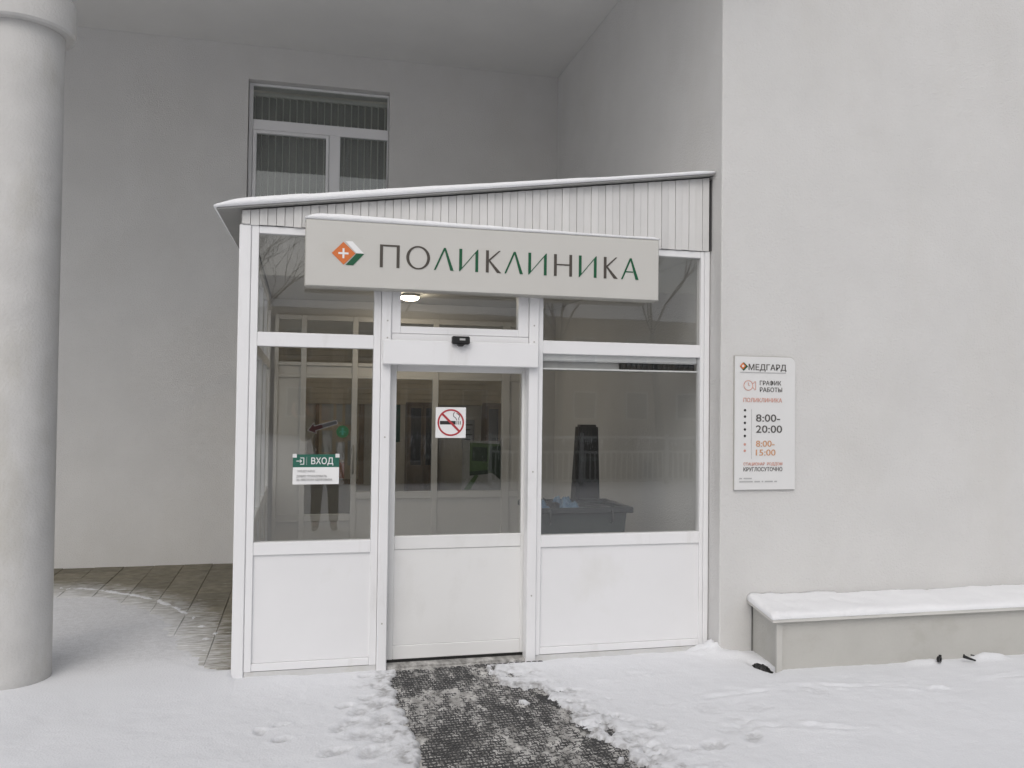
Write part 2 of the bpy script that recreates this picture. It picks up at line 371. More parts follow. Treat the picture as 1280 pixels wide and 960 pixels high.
# ------------------------------------------------------------------ column
CX, CY = -1.832, 0.174
colm = thing('porch_column', 'round pale grey plastered column with a raised ring near its top', 'column', (CX, CY, 0))
bm = bmesh.new(); add_lathe(bm, CX, CY, [(0.262, -0.1), (0.262, 0.06), (0.255, 2.0), (0.250, 4.30), (0.250, ZC-0.003)], 64)
obj('shaft', bm, m_col, colm, True)
bm = bmesh.new(); add_lathe(bm, CX, CY, [(0.252, 4.258), (0.305, 4.258), (0.318, 4.272), (0.318, 4.475), (0.305, 4.495), (0.252, 4.495)], 64, cap=False)
o = obj('ring', bm, m_col, colm, True)
for o_ in (o,):
    md = o_.modifiers.new('edges', 'EDGE_SPLIT'); md.split_angle = R(40)

# ------------------------------------------------------------------ vestibule
ves = thing('entrance_vestibule', 'white glazed entrance vestibule with sliding door and sloping roof', 'vestibule', (1.3, 2.0, 0))
P = m_pvc
box('corner_post', P, ves, -0.4236, -0.345, -0.006, 0.075, -0.06, 3.045, .006)
box('door_post', P, ves, 0.543, 0.612, -0.018, 0.085, -0.06, 3.045, .005)
box('door_post', P, ves, 1.620, 1.692, -0.018, 0.085, -0.06, 3.045, .005)
box('wall_post', P, ves, 3.024, 3.066, -0.004, 0.075, -0.06, 3.045, .004)
def glazed(x0, x1, gx0, gx1, name='window'):
    """one bay: frame with sill rail, mid rail and head rail; two panes and a lower panel"""
    bm = bmesh.new()
    add_box(bm, x0, gx0, 0.0, 0.07, 0.012, 3.043, .003); add_box(bm, gx1, x1, 0.0, 0.07, 0.012, 3.043, .003)
    for a, b in ((0.795, 0.882), (2.219, 2.316), (2.991, 3.041), (0.014, 0.064)):
        add_box(bm, gx0+.0005, gx1-.0005, 0.002, 0.068, a, b, .003)
    f = obj(name, bm, P, ves)
    box('pane', m_glass, f, gx0, gx1, .030, .042, 0.884, 2.217, 0)
    box('pane', m_glass, f, gx0, gx1, .030, .042, 2.318, 2.989, 0)
    bm = bmesh.new()
    add_box(bm, gx0, gx1, .018, .050, .066, .793, 0)
    obj('panel', bm, m_pvcpanel, f)
    for a, b, c, d in ((gx0, gx0+.008, .066, .793), (gx1-.008, gx1, .066, .793), (gx0+.008, gx1-.008, .785, .793), (gx0+.008, gx1-.008, .066, .074)):
        pass
    return f
bayL = glazed(-0.343, 0.541, -0.295, 0.492)
bayR = glazed(1.694, 3.022, 1.729, 2.992)
box('base_strip', m_base, ves, -0.343, 0.541, .006, .06, -0.08, 0.010, 0)
box('base_strip', m_base, ves, 1.694, 3.022, .006, .06, -0.08, 0.010, 0)
# bay above the door
bm = frame_bm(0.614, 1.618, 2.335, 3.043, 0.065, 0.079, 0.052, 0.06, 0.0, 0.07)
top = obj('window', bm, P, ves)
box('pane', m_glass, top, 0.679, 1.539, .030, .042, 2.387, 2.983, 0)
box('head_strip', P, ves, 0.614, 1.618, 0.002, 0.07, 2.285, 2.333)
hb = box('door_operator_box', P, ves, 0.553, 1.676, -0.075, -0.020, 2.110, 2.284, .006)
sen = obj('motion_sensor', (lambda b: (add_box(b, 1.030, 1.157, -0.125, -0.077, 2.262, 2.318, .008), add_prism_xz(b, [(1.065, 2.2615), (1.08, 2.247), (1.107, 2.247), (1.122, 2.2615)], -0.12, -0.08), b)[2])(bmesh.new()), m_blackpl, ves)
box('sensor_print', m_lightgrey, sen, 1.082, 1.122, -0.1262, -0.1255, 2.288, 2.302, 0)
for px, pz in ((0.585, 2.30), (1.655, 2.30), (0.585, 2.42), (1.655, 2.42), (0.577, 0.30), (1.656, 0.45), (0.577, 1.6), (1.656, 1.35)):
    bm = bmesh.new(); add_disc_xz(bm, px, pz, 0.006, -0.0205, -0.018, 8)
    obj('screw', bm, m_signedge, ves)
# sliding door leaf, set back between the posts
dy0, dy1 = 0.095, 0.140
bm = bmesh.new()
add_box(bm, 0.602, 0.667, dy0, dy1, 0.012, 2.135, .004); add_box(bm, 1.600, 1.66, dy0, dy1, 0.012, 2.135, .004)
for a, b in ((0.012, 0.110), (0.792, 0.888), (2.070, 2.133)): add_box(bm, 0.6675, 1.5995, dy0+.002, dy1-.002, a, b, .004)
door = obj('door', bm, m_pvcdoor, ves)
box('pane', m_glass, door, 0.667, 1.600, dy0+.016, dy0+.028, 0.890, 2.068, 0)
box('panel', m_pvcdoor, door, 0.667, 1.600, dy0+.010, dy1-.010, 0.112, 0.790, 0)
box('door_gap_shade', m_blackpl, door, 0.610, 1.655, dy0+.01, dy1-.01, -0.01, 0.010, 0)  # black strip standing in for the shaded gap under the door
box('threshold', m_slush, ves, 0.612, 1.62, 0.004, 0.20, -0.06, -0.010, 0)
box('head_beam', P, ves, 0.614, 1.618, 0.072, 0.16, 2.14, 2.28)
# left side of the vestibule: four bays of glazing seen through the front panes
side = bmesh.new()
for y in (0.077, 1.05, 2.05, 3.05, 4.05):
    add_box(side, -0.420, -0.345, y, y+.085 if y > .1 else y+.06, 0.03, 2.96, .003)
for a, b in ((0.03, .12), (.79, .885), (2.22, 2.31), (2.88, 2.96)):
    for y0, y1 in ((.138, 1.05), (1.136, 2.05), (2.136, 3.05), (3.136, 4.05)):
        add_box(side, -0.416, -0.349, y0, y1, a, b, .003)
sidef = obj('side_frame', side, P, ves)
for y0, y1 in ((.138, 1.05), (1.136, 2.05), (2.136, 3.05), (3.136, 4.05)):
    box('pane', m_glass, sidef, -.388, -.376, y0, y1, .886, 2.218, 0)
    box('pane', m_glass, sidef, -.388, -.376, y0, y1, 2.312, 2.878, 0)
    box('panel', m_pvcpanel, sidef, -.395, -.365, y0, y1, .122, .788, 0)
bm = bmesh.new()   # cladding above the side glazing, up to the roof
a = [bm.verts.new(p) for p in ((-.42, .08, 2.962), (-.42, 4.15, 2.962), (-.42, 4.15, roofz(-.42, 4.15)-.03), (-.42, .08, roofz(-.42, .08)-.03))]
b = [bm.verts.new(p) for p in ((-.36, .08, 2.962), (-.36, 4.15, 2.962), (-.36, 4.15, roofz(-.36, 4.15)-.03), (-.36, .08, roofz(-.36, .08)-.03))]
bm.faces.new(a); bm.faces.new(b[::-1])
for i in range(4): bm.faces.new((a[i], b[i], b[(i+1) % 4], a[(i+1) % 4]))
obj('side_cladding', bm, m_clad, ves)
box('vestibule_floor', m_ifloor, ves, -0.343, XR-.004, 0.20, BW-.002, -0.05, 0.030, 0)
box('vestibule_ceiling', m_iwhite, ves, -0.343, XR-.004, 0.090, BW-.004, 3.035, 3.07, 0)
# profiled metal cladding strips between frame and roof, one part each
x = -0.410; k = 0
while x < 3.05:
    wdt = 0.058 if k % 2 == 0 else 0.0555
    x1 = min(x+wdt, 3.058)
    y0 = -0.015 if k % 2 == 0 else -0.009
    bm = bmesh.new()
    c = 0.003 if k % 2 == 0 else 0.0
    zb = 3.047 - rnd.uniform(0, .006)
    a = [bm.verts.new(p) for p in ((x, .030, zb), (x1-.0002, .030, zb), (x1-.0002, .030, roofz(x1)-.020), (x, .030, roofz(x)-.020))]
    b = [bm.verts.new(p) for p in ((x+c, y0, zb), (x1-.0002-c, y0, zb), (x1-.0002-c, y0, roofz(x1)-.020), (x+c, y0, roofz(x)-.020))]
    bm.faces.new(a); bm.faces.new(b[::-1])
    for i in range(4): bm.faces.new((a[i], b[i], b[(i+1) % 4], a[(i+1) % 4]))
    obj('cladding_strip', bm, m_clad, ves)
    x += wdt; k += 1
box('corner_trim', m_roofedge, ves, 3.0635, 3.069, -.024, .03, 3.047, 3.60, 0)
# roof sheet
bm = bmesh.new()
ys_ = (-0.075, BW-.004); xs_ = (-0.568, XR-.004)
tp = [[bm.verts.new((x, y, roofz(x, y))) for x in xs_] for y in ys_]; bt = [[bm.verts.new((x, y, roofz(x, y)-.012)) for x in xs_] for y in ys_]
for q in ((tp[0][0], tp[0][1], tp[1][1], tp[1][0]), (bt[0][0], bt[1][0], bt[1][1], bt[0][1]), (tp[0][0], bt[0][0], bt[0][1], tp[0][1]), (tp[1][0], tp[1][1], bt[1][1], bt[1][0]), (tp[0][0], tp[1][0], bt[1][0], bt[0][0]), (tp[0][1], bt[0][1], bt[1][1], tp[1][1])):
    bm.faces.new(q)
obj('roof', bm, m_roof, ves)

def snow_sheet(name, label, xs, yfront, yback, zf, thick, nys=10, mt=None):
    """snow lying on a ledge: rounded front lip, uneven top; zf(x,y) = surface, thick(x,y) = depth"""
    bm = bmesh.new(); rows = []
    ys = [yfront + (yback-yfront)*((j/(nys-1))**1.6) for j in range(nys)]
    for x in xs:
        r = [bm.verts.new((x, ys[0]+.004, zf(x, ys[0])+.0015))]
        for j, y in enumerate(ys):
            lip = math.sqrt(max(0.0, 1-(1-min(1, (y-yfront)/.045))**2)) if yback > yfront else 1
            lip = .78+.22*lip
            r.append(bm.verts.new((x, y-.006*(j == 0), zf(x, y)+max(.0035, thick(x, y)*lip))))
        r.append(bm.verts.new((x, ys[-1]+.001, zf(x, ys[-1])+.0015)))
        rows.append(r)
    n = len(rows[0])
    for a, b in zip(rows, rows[1:]):
        for i in range(n): bm.faces.new((a[i], b[i], b[(i+1) % n], a[(i+1) % n]))
    bm.faces.new(rows[0][::-1]); bm.faces.new(rows[-1])
    o = obj(name, bm, mt or m_cap, None, True)
    return tag(o, label, 'snow')
xs = [-0.585 + 3.652*i/140 for i in range(141)]
def th_roof(x, y):
    e = sstep(-0.60, -0.36, x)
    return (0.016+0.045*e**.5) * (1-.52*sstep(0.2, 2.8, x)) * (1+.12*fbm(x*3, y*3, 1)) * (1-.35*sstep(2.9, 3.07, x))
snow_sheet('roof_snow', 'long thin layer of snow on the sloping vestibule roof edge', xs, -0.090, 4.1, lambda x, y: roofz(x, y), th_roof, 14)

# interior of the vestibule: glazed inner doors in the back wall
inn = thing('inner_door_screen', 'inner white framed glazed door screen at the back of the vestibule', 'door', (1.2, BW-.05, 0.03))
iy0, iy1 = BW-.10, BW-.03
bm = bmesh.new()
W_ = [(-.298, -.255), (-.005, .058), (.578, .642), (1.005, 1.062), (1.528, 1.597), (2.382, 2.475), (2.60, 2.678)]
for a, b in W_: add_box(bm, a, b, iy0, iy1, .032, 2.85, .004)
for (a, b), (c, d) in zip(W_, W_[1:]):
    for z0, z1 in ((2.79, 2.85), (2.125, 2.165), (2.265, 2.305), (.032, .12)):
        add_box(bm, b+.0005, c-.0005, iy0+.002, iy1-.002, z0, z1, .003)
    zz = .55 if b < .6 else .80
    add_box(bm, b+.0005, c-.0005, iy0+.002, iy1-.002, zz-.08, zz, .003)
obj('screen_frame', bm, m_iwhite, inn)
for i, ((a, b), (c, d)) in enumerate(zip(W_, W_[1:])):
    zz = .55 if b < .6 else .80
    box('panel', m_iwhite, inn, b, c, iy0+.02, iy1-.02, 2.167, 2.263, 0)
    box('panel', m_iwhite, inn, b, c, iy0+.02, iy1-.02, .122, zz-.082, 0)
    box('pane', m_glass, inn, b, c, iy0+.03, iy0+.04, 2.307, 2.788, 0)
    if i in (0, 5): box('panel', m_iwhite, inn, b, c, iy0+.02, iy1-.02, zz+.002, 2.123, 0)
    else: box('pane', m_glass, inn, b, c, iy0+.03, iy0+.04, zz+.002, 2.123, 0)
for hx in (.60, 1.03):
    bm = bmesh.new(); add_tube(bm, [(hx, iy0-.002, 1.02), (hx, iy0-.05, 1.03), (hx, iy0-.05, 1.33), (hx, iy0-.002, 1.34)], .011, 8)
    obj('handle', bm, m_signedge, inn, True)
# roller shutter band and counter on the lobby wall
sh = thing('roller_shutter', 'beige roller shutter of horizontal slats high on the lobby wall', 'shutter', (1.2, LY1-.05, 1.95))
base = bmesh.new(); add_box(base, -.75, 3.15, -.012, .012, -.035, .035, .006)
s0 = obj('slat', base, m_slat, sh, loc=(0, 0, 0)); s0.location = Vector((-1.2, 0, 0))
for i in range(13):
    o = s0 if i == 0 else s0.copy()
    if i: COL.objects.link(o); o.parent = sh
    o.location = Vector((-1.2, .0, -.09+i*.073))
nb = thing('notice_board', 'wood framed notice board with papers on the lobby wall', 'notice board', (0.42, LY1-.01, 1.0))
bx0, bx1, bz0, bz1 = .20, .86, .72, 1.95
obj('frame', frame_bm(bx0, bx1, bz0, bz1, .05, .07, .07, .05, LY1-.05, LY1-.004), m_wood, nb)
box('backing', m_slat, nb, bx0+.05, bx1-.07, LY1-.03, LY1-.008, bz0+.07, bz1-.05, 0)
for a, c, ww, hh in ((.28, 1.60, .16, .22), (.48, 1.58, .08, .24), (.60, 1.54, .15, .28), (.29, 1.16, .14, .30), (.48, 1.06, .12, .24), (.64, .98, .13, .34)):
    box('paper', m_paper, nb, a, a+ww, LY1-.033, LY1-.031, c, c+hh, 0)
box('paper', m_orange, nb, .47, .60, LY1-.037, LY1-.034, .80, 1.02, 0)
pos = thing('park_poster', 'green park poster with lawn, dark hedge and pale path on the inner screen', 'poster', (2.25, iy0, .83))
pq = iy0+.02
box('sheet', m_path, pos, 1.90, 2.375, pq-.004, pq, .805, 1.40, 0)
for pts, mm, dd in (([(1.99, 1.03), (2.36, 1.0), (2.36, 1.36), (1.99, 1.38)], m_grass, .006), ([(2.02, 1.16), (2.20, 1.15), (2.20, 1.32), (2.02, 1.33)], m_hedge, .008),
                    ([(2.22, 1.05), (2.37, .93), (2.37, 1.34), (2.24, 1.33)], m_hedge, .008), ([(1.99, .98), (2.22, 1.0), (2.22, 1.05), (1.99, 1.03)], m_hedge, .0085), ([(1.92, .815), (2.06, 1.0), (2.10, .98), (2.0, .815)], m_grass, .0065)):
    bm = bmesh.new(); add_prism_xz(bm, pts, pq-dd, pq-dd+.0015); obj('print', bm, mm, pos)
# more of the lobby: tall cabinets and posters on its far wall
for cx0, cx1, lab in ((1.43, 1.86, 'dark brown cabinet on the lobby wall, left of the no smoking sticker'), (2.52, 2.94, 'dark brown cabinet on the lobby wall near the right edge of the door pane')):
    cb = thing('cabinet', lab, 'cabinet', ((cx0+cx1)/2, LY1-.2, .03), group='lobby cabinets')
    box('body', m_cab, cb, cx0, cx1, LY1-.30, LY1-.004, .03, 1.86, .006)
    mid = (cx0+cx1)/2
    for a_, b_ in ((cx0+.012, mid-.003), (mid+.003, cx1-.012)):
        d_ = box('door', m_cab, cb, a_, b_, LY1-.322, LY1-.302, .08, 1.83, .004)
        box('pane', m_farwin, d_, a_+.03, b_-.03, LY1-.326, LY1-.3225, 1.0, 1.78, 0)
for k_, (px0, px1, pz0, pz1, mt_, lab) in enumerate(((1.20, 1.36, 1.30, 1.86, m_notgreen, 'narrow teal poster at the left edge of the door pane'), (2.0, 2.22, 1.36, 1.70, m_paper, 'white poster on the lobby wall between the two cabinets'), (2.24, 2.42, 1.2, 1.62, m_lightgrey, 'grey poster on the lobby wall beside the right cabinet'))):
    po = thing('wall_poster', lab, 'poster', ((px0+px1)/2, LY1, pz0))
    box('sheet', mt_, po, px0, px1, LY1-.008, LY1-.003, pz0, pz1, 0)
    for q in range(4): box('print', m_dgrey, po, px0+.03, px1-.03-.03*(q % 2), LY1-.0095, LY1-.0082, pz1-.08-q*.07, pz1-.065-q*.07, 0)
# ceiling lamp
lamp = thing('ceiling_lamp', 'small round lit ceiling lamp inside the vestibule above the door', 'lamp', (1.14, 3.30, 3.034))
bm = bmesh.new(); add_lathe(bm, 1.14, 3.30, [(.112, 3.0335), (.112, 3.01), (.103, 3.005)], 32); obj('rim', bm, m_iwhite, lamp, True)
bm = bmesh.new(); add_lathe(bm, 1.14, 3.30, [(.102, 3.004), (.095, 2.986), (.066, 2.974), (.025, 2.969)], 32); obj('lamp_shade', bm, emis('lamp_glow', (1, .86, .66), 95.0), lamp, True)

# air curtain over the right pane
ac = thing('air_curtain', 'white air curtain with dark slotted grille at the top of the right pane', 'air curtain', (2.4, .2, 2.1))
box('casing', m_pvc, ac, 1.735, 2.988, .047, .34, 2.168, 2.30, .012)
box('casing_lip', m_pvc, ac, 1.735, 2.988, .047, .10, 2.104, 2.116, .002)
box('backing', m_lightgrey, ac, 1.735, 2.988, .10, .33, 2.108, 2.166, 0)
box('grille', m_blackpl, ac, 2.36, 2.98, .08, .098, 2.118, 2.165, .002)
for i in range(14):
    xx = 2.37+i*.043
    box('louver', m_binrim, ac, xx, xx+.006, .062, .0795, 2.122, 2.166, 0)

# waste container, cover heap and the black stand behind it
bx0, bx1, by0, by1 = 1.87, 2.70, .62, 1.25
binn = thing('waste_container', 'dark grey plastic waste container full to the brim behind the right pane', 'bin', (2.2, .9, .03))
bm = bmesh.new()
lo = [(bx0+.10, by0+.08), (bx1-.12, by0+.08), (bx1-.12, by1-.08), (bx0+.10, by1-.08)]; hi = [(bx0+.03, by0+.02), (bx1-.05, by0+.02), (bx1-.05, by1-.02), (bx0+.03, by1-.02)]
a = [bm.verts.new((x, y, .10)) for x, y in lo]; b = [bm.verts.new((x, y, .98)) for x, y in hi]
ii = [bm.verts.new((x+(.02 if x < 2.2 else -.02), y+(.02 if y < .9 else -.02), .98)) for x, y in hi]; dd = [bm.verts.new((v.co.x, v.co.y, .60)) for v in ii]
bm.faces.new(a[::-1]); bm.faces.new(dd)
for q, p in ((a, b), (b, ii), (ii, dd)):
    for i in range(4): bm.faces.new((q[i], q[(i+1) % 4], p[(i+1) % 4], p[i]))
obj('body', bm, m_bin, binn)
bm = frame_bm(bx0, bx1, 0, 1, .04, .05, .05, .05, 0, 1, 0); bm.free()
bm = bmesh.new()
add_box(bm, bx0, bx1, by0-.02, by0+.018, .955, 1.005, .01); add_box(bm, bx0, bx1, by1-.018, by1+.02, .955, 1.005, .01)
add_box(bm, bx0, bx0+.028, by0+.019, by1-.019, .957, 1.003, .008); add_box(bm, bx1-.048, bx1, by0+.019, by1-.019, .957, 1.003, .008)
obj('rim', bm, m_binrim, binn)
for hx in (1.97, 2.50):
    bm = bmesh.new(); add_tube(bm, [(hx, by0-.021, .985), (hx, by0-.045, .97), (hx, by0-.045, .90), (hx, by0-.015, .88)], .011, 8); obj('handle', bm, m_binrim, binn, True)
for x_ in (bx0+.16, bx1-.18):
    for y_ in (by0+.14, by1-.14):
        bm = bmesh.new(); bmesh.ops.create_cone(bm, cap_ends=True, segments=16, radius1=.036, radius2=.036, depth=.03, matrix=Matrix.Translation((x_, y_, .067)) @ Matrix.Rotation(R(90), 4, 'Y')); obj('wheel', bm, m_blackpl, binn)
def crumple(name, x0, x1, y0, y1, z, h, n, mt, label, cat, seed, thr=-1):
    bm = bmesh.new(); g = []
    for i in range(n+1):
        row = []
        for j in range(n+1):
            u, v = i/n, j/n; e = math.sin(math.pi*u)**.5*math.sin(math.pi*v)**.5
            row.append(bm.verts.new((x0+(x1-x0)*u+.012*fbm(u*6, v*6, seed+3), y0+(y1-y0)*v, z+h*e*(.65+.8*fbm(u*4, v*4, seed)))))
        g.append(row)
    for i in range(n):
        for j in range(n): bm.faces.new((g[i][j], g[i+1][j], g[i+1][j+1], g[i][j+1]))
    ring = [g[i][0] for i in range(n+1)]+[g[n][j] for j in range(1, n+1)]+[g[i][n] for i in range(n-1, -1, -1)]+[g[0][j] for j in range(n-1, 0, -1)]
    bot = [bm.verts.new((v.co.x, v.co.y, z-.05)) for v in ring]
    m_ = len(ring)
    for i in range(m_): bm.faces.new((ring[(i+1) % m_], ring[i], bot[i], bot[(i+1) % m_]))
    bm.faces.new(bot)
    return tag(obj(name, bm, mt, None, False), label, cat)
crumple('shoe_cover_heap', 1.92, 2.17, .70, 1.15, .98, .07, 16, m_blackpl, 'crumpled black bags heaped inside the left half of the grey container', 'bag', 2)
crumple('blue_shoe_covers', 2.06, 2.26, .70, .95, .985, .10, 18, m_blue, 'small heap of crumpled blue shoe covers on the grey container', 'shoe covers', 9)
crumple('blue_shoe_cover', 1.89, 1.99, .68, .85, 1.0, .06, 12, m_blue, 'blue shoe cover hanging near the left corner of the grey container', 'shoe covers', 21)
crumple('bag_liner', 2.16, 2.62, .68, 1.18, .965, .03, 16, m_binrim, 'flat dark bag liner covering the right half of the grey container', 'bag', 14)
st = thing('upright_stand', 'tall black tapering stand behind the grey waste container', 'stand', (2.62, 1.62, .03))
def taper(bm, z0, z1, w0, w1, d0, d1, cx, cy2, lean=0):
    a = [bm.verts.new((cx+sx*w0, cy2+sy*d0, z0)) for sx, sy in ((-1, -1), (1, -1), (1, 1), (-1, 1))]
    b = [bm.verts.new((cx+lean+sx*w1, cy2+sy*d1, z1)) for sx, sy in ((-1, -1), (1, -1), (1, 1), (-1, 1))]
    bm.faces.new(a[::-1]); bm.faces.new(b)
    for i in range(4): bm.faces.new((a[i], a[(i+1) % 4], b[(i+1) % 4], b[i]))
bm = bmesh.new(); taper(bm, .06, 1.66, .155, .095, .11, .07, 2.60, 1.62, .025)
bmesh.ops.bevel(bm, geom=bm.edges[:], offset=.02, segments=2, affect='EDGES'); obj('body', bm, m_blackpl, st)
for z in (.55, .85, 1.12, 1.32, 1.5):
    t_ = (z-.06)/1.6; ww = .155+(.095-.155)*t_; bm = bmesh.new(); taper(bm, z, z+.04, ww-.02, ww-.023, .004, .004, 2.60+.025*t_, 1.62-.11+.04*t_-.003); obj('band', bm, m_binrim, st)
bm = bmesh.new(); add_box(bm, 2.44, 2.76, 1.48, 1.76, .031, .058, .008); obj('base', bm, m_blackpl, st)

# ------------------------------------------------------------------ big sign above the door
sg = thing('clinic_sign', 'long beige sign board lettered ПОЛИКЛИНИКА above the sliding door', 'sign', (1.29, -.02, 2.62))
SX0, SX1, SZ0, SZ1 = 0.011, 2.574, 2.622, 3.078
bm = bmesh.new(); add_box(bm, SX0, SX1, -0.155, -0.025, SZ0, SZ1, .004); obj('box', bm, m_signedge, sg)
box('face', m_sign, sg, SX0+.006, SX1-.006, -0.160, -0.1555, SZ0+.006, SZ1-.006, .002)
yl0, yl1 = -.1635, -.1605
TK, TN = .0205, .0095
def letter(ch, x0, x1, mt):
    z0, z1 = 2.772, 2.929
    bm = bmesh.new()
    if ch == 'П':
        add_box(bm, x0, x0+TK, yl0, yl1, z0, z1); add_box(bm, x1-TK, x1, yl0, yl1, z0, z1); add_box(bm, x0+TK, x1-TK, yl0, yl1, z1-TN-.002, z1)
    elif ch == 'Н':
        add_box(bm, x0, x0+TK, yl0, yl1, z0, z1); add_box(bm, x1-TK, x1, yl0, yl1, z0, z1); add_box(bm, x0+TK, x1-TK, yl0, yl1, z0+.078, z0+.078+TN)
    elif ch == 'О':
        cx, cz = (x0+x1)/2, (z0+z1)/2; n = 44; rx, rz = (x1-x0)/2, (z1-z0)/2+.003
        A = [[], [], [], []]
        for i in range(n):
            t = 2*math.pi*i/n; c, s = math.cos(t), math.sin(t)
            for k, (ax, az, y) in enumerate(((rx, rz, yl0), (rx-TK, rz-TN, yl0), (rx-TK, rz-TN, yl1), (rx, rz, yl1))):
                A[k].append(bm.verts.new((cx+ax*c, y, cz+az*s)))
        for i in range(n):
            for k in range(4): bm.faces.new((A[k][i], A[k][(i+1) % n], A[(k+1) % 4][(i+1) % n], A[(k+1) % 4][i]))
    elif ch == 'И':
        # one outline: thick uprights and a hairline diagonal
        add_prism_xz(bm, [(x0, z0), (x0+.006, z0), (x0+TK, z0+.026), (x0+TK, z1), (x0, z1)], yl0, yl1)
        add_prism_xz(bm, [(x1, z1), (x1-.006, z1), (x1-TK, z1-.026), (x1-TK, z0), (x1, z0)], yl0, yl1)
        add_prism_xz(bm, [(x0+.0065, z0+.0008), (x0+.0195, z0+.0245), (x1-.0065, z1-.0008), (x1-.0195, z1-.0245)], yl0+.0004, yl1-.0004)
    elif ch == 'Л' or ch == 'А':
        ax = x0+(x1-x0)*.52
        add_prism_xz(bm, [(x0, z0), (x0+.012, z0), (ax+.002, z1-.018), (ax-.004, z1)], yl0, yl1)
        add_prism_xz(bm, [(x1-TK-.003, z0), (x1, z0), (ax+.010, z1), (ax-.0035, z1), (ax+.0025, z1-.019)], yl0, yl1)
        if ch == 'А': add_box(bm, x0+.036, x1-.042, yl0+.0004, yl1, z0+.052, z0+.060)
    elif ch == 'К':
        add_box(bm, x0, x0+TK, yl0, yl1, z0, z1)
        add_prism_xz(bm, [(x0+TK+.001, z0+.078), (x0+TK+.010, z0+.086), (x1-.002, z1), (x1-.014, z1), (x0+TK+.001, z0+.094)], yl0, yl1)
        add_prism_xz(bm, [(x0+TK+.011, z0+.085), (x0+TK+.0015, z0+.077), (x1-TK-.006, z0), (x1+.004, z0)], yl0+.0003, yl1)
    o = obj('letter', bm, mt, sg); o['label'] = 'raised letter ' + ch; return o
LT = [('П', .511, .646, 0), ('О', .692, .858, 0), ('Л', .886, 1.025, 1), ('И', 1.064, 1.2, 1), ('К', 1.256, 1.363, 0), ('Л', 1.391, 1.527, 1), ('И', 1.566, 1.703, 1), ('Н', 1.758, 1.894, 0), ('И', 1.946, 2.082, 1), ('К', 2.138, 2.243, 0), ('А', 2.273, 2.41, 1)]
for ch, a, b, g in LT: letter(ch, a, b, m_lgreen if g else m_lgrey)
for pts, mm in (([(.187, 2.853), (.264, 2.932), (.345, 2.857), (.267, 2.777)], m_orange), ([(.277, 2.938), (.324, 2.939), (.403, 2.859), (.351, 2.8595)], m_white), ([(.351, 2.8565), (.403, 2.856), (.331, 2.776), (.280, 2.776)], m_lgreen)):
    bm = bmesh.new(); add_prism_xz(bm, pts, yl0, yl1); obj('emblem', bm, mm, sg)
bm = bmesh.new(); add_box(bm, .231, .299, yl0-.0018, yl0-.0003, 2.8475, 2.8605); add_box(bm, .2585, .2715, yl0-.0018, yl0-.0003, 2.861, 2.888); add_box(bm, .2585, .2715, yl0-.0018, yl0-.0003, 2.820, 2.847)
obj('emblem_cross', bm, m_white, sg)
xs = [SX0-.004+(SX1-SX0+.006)*i/110 for i in range(111)]
def th_sign(x, y): return (.047-.026*sstep(.1, 2.3, x))*(1+.10*fbm(x*5, y*5, 4))*(.25+.75*math.sqrt(sstep(SX0-.01, SX0+.10, x)))*(1-.5*sstep(SX1-.05, SX1, x))
snow_sheet('sign_snow', 'narrow ridge of snow along the top of the beige sign board', xs, -.160, -.026, lambda x, y: SZ1, th_sign, 9)

# ------------------------------------------------------------------ opening hours plate on the right wall
pl = thing('opening_hours_sign', 'white plate with opening hours 8:00-20:00 on the right wall', 'sign', (3.43, YF, 1.21))
X0, X1, Z0, Z1 = 3.178, 3.686, 1.218, 2.226
pts = [(X0, Z0), (X1, Z0)]+[(X1-.05+.05*math.cos(t), Z1-.05+.05*math.sin(t)) for t in [i*math.pi/16 for i in range(9)]]+[(X0, Z1)]
bm = bmesh.new(); add_prism_xz(bm, pts, YF-.022, YF-.004); obj('plate', bm, m_plate, pl)
ptsb = [(x+(.004 if x > 3.4 else -.002), z+(.005 if z > 1.7 else -.002)) for x, z in pts]
bm = bmesh.new(); add_prism_xz(bm, ptsb, YF-.014, YF-.002); obj('backing', bm, m_signedge, pl)
yt = YF-.0238
# the plate was measured on the plane y=-.2, the same as its face
bm = bmesh.new(); add_prism_xz(bm, [(3.215, 2.150), (3.249, 2.181), (3.284, 2.150), (3.249, 2.116)], yt-.001, yt+.0005); obj('emblem', bm, m_lgreen, pl)
bm = bmesh.new(); add_prism_xz(bm, [(3.215, 2.152), (3.242, 2.179), (3.267, 2.152), (3.242, 2.127)], yt-.002, yt-.0012); obj('emblem', bm, m_orange, pl)
bm = bmesh.new(); add_prism_xz(bm, [(3.231, 2.152), (3.242, 2.164), (3.254, 2.152), (3.242, 2.141)], yt-.003, yt-.0022); obj('emblem', bm, m_white, pl)
text('МЕДГАРД', 3.290, 2.124, .045, m_dgrey, pl, yt, .318, .004)
box('rule', m_lightgrey, pl, 3.219, 3.606, yt-.001, yt+.001, 2.102, 2.107, 0)
bm = bmesh.new(); add_ring_xz(bm, 3.288, 2.006, .034, .039, yt-.001, yt+.001, 28); add_bar_xz(bm, (3.288, 2.007), (3.288, 2.028), .004, yt-.001, yt+.001); add_bar_xz(bm, (3.2895, 2.0065), (3.302, 2.0065), .004, yt-.001, yt+.001)
add_bar_xz(bm, (3.325, 2.018), (3.345, 2.038), .004, yt-.001, yt+.001); add_bar_xz(bm, (3.325, 1.992), (3.345, 1.972), .004, yt-.001, yt+.001); add_bar_xz(bm, (3.349, 2.036), (3.349, 1.972), .004, yt-.001, yt+.001)
obj('clock_icon', bm, m_salmon, pl)
text('ГРАФИК', 3.385, 2.010, .034, m_dgrey, pl, yt, .180, .000)
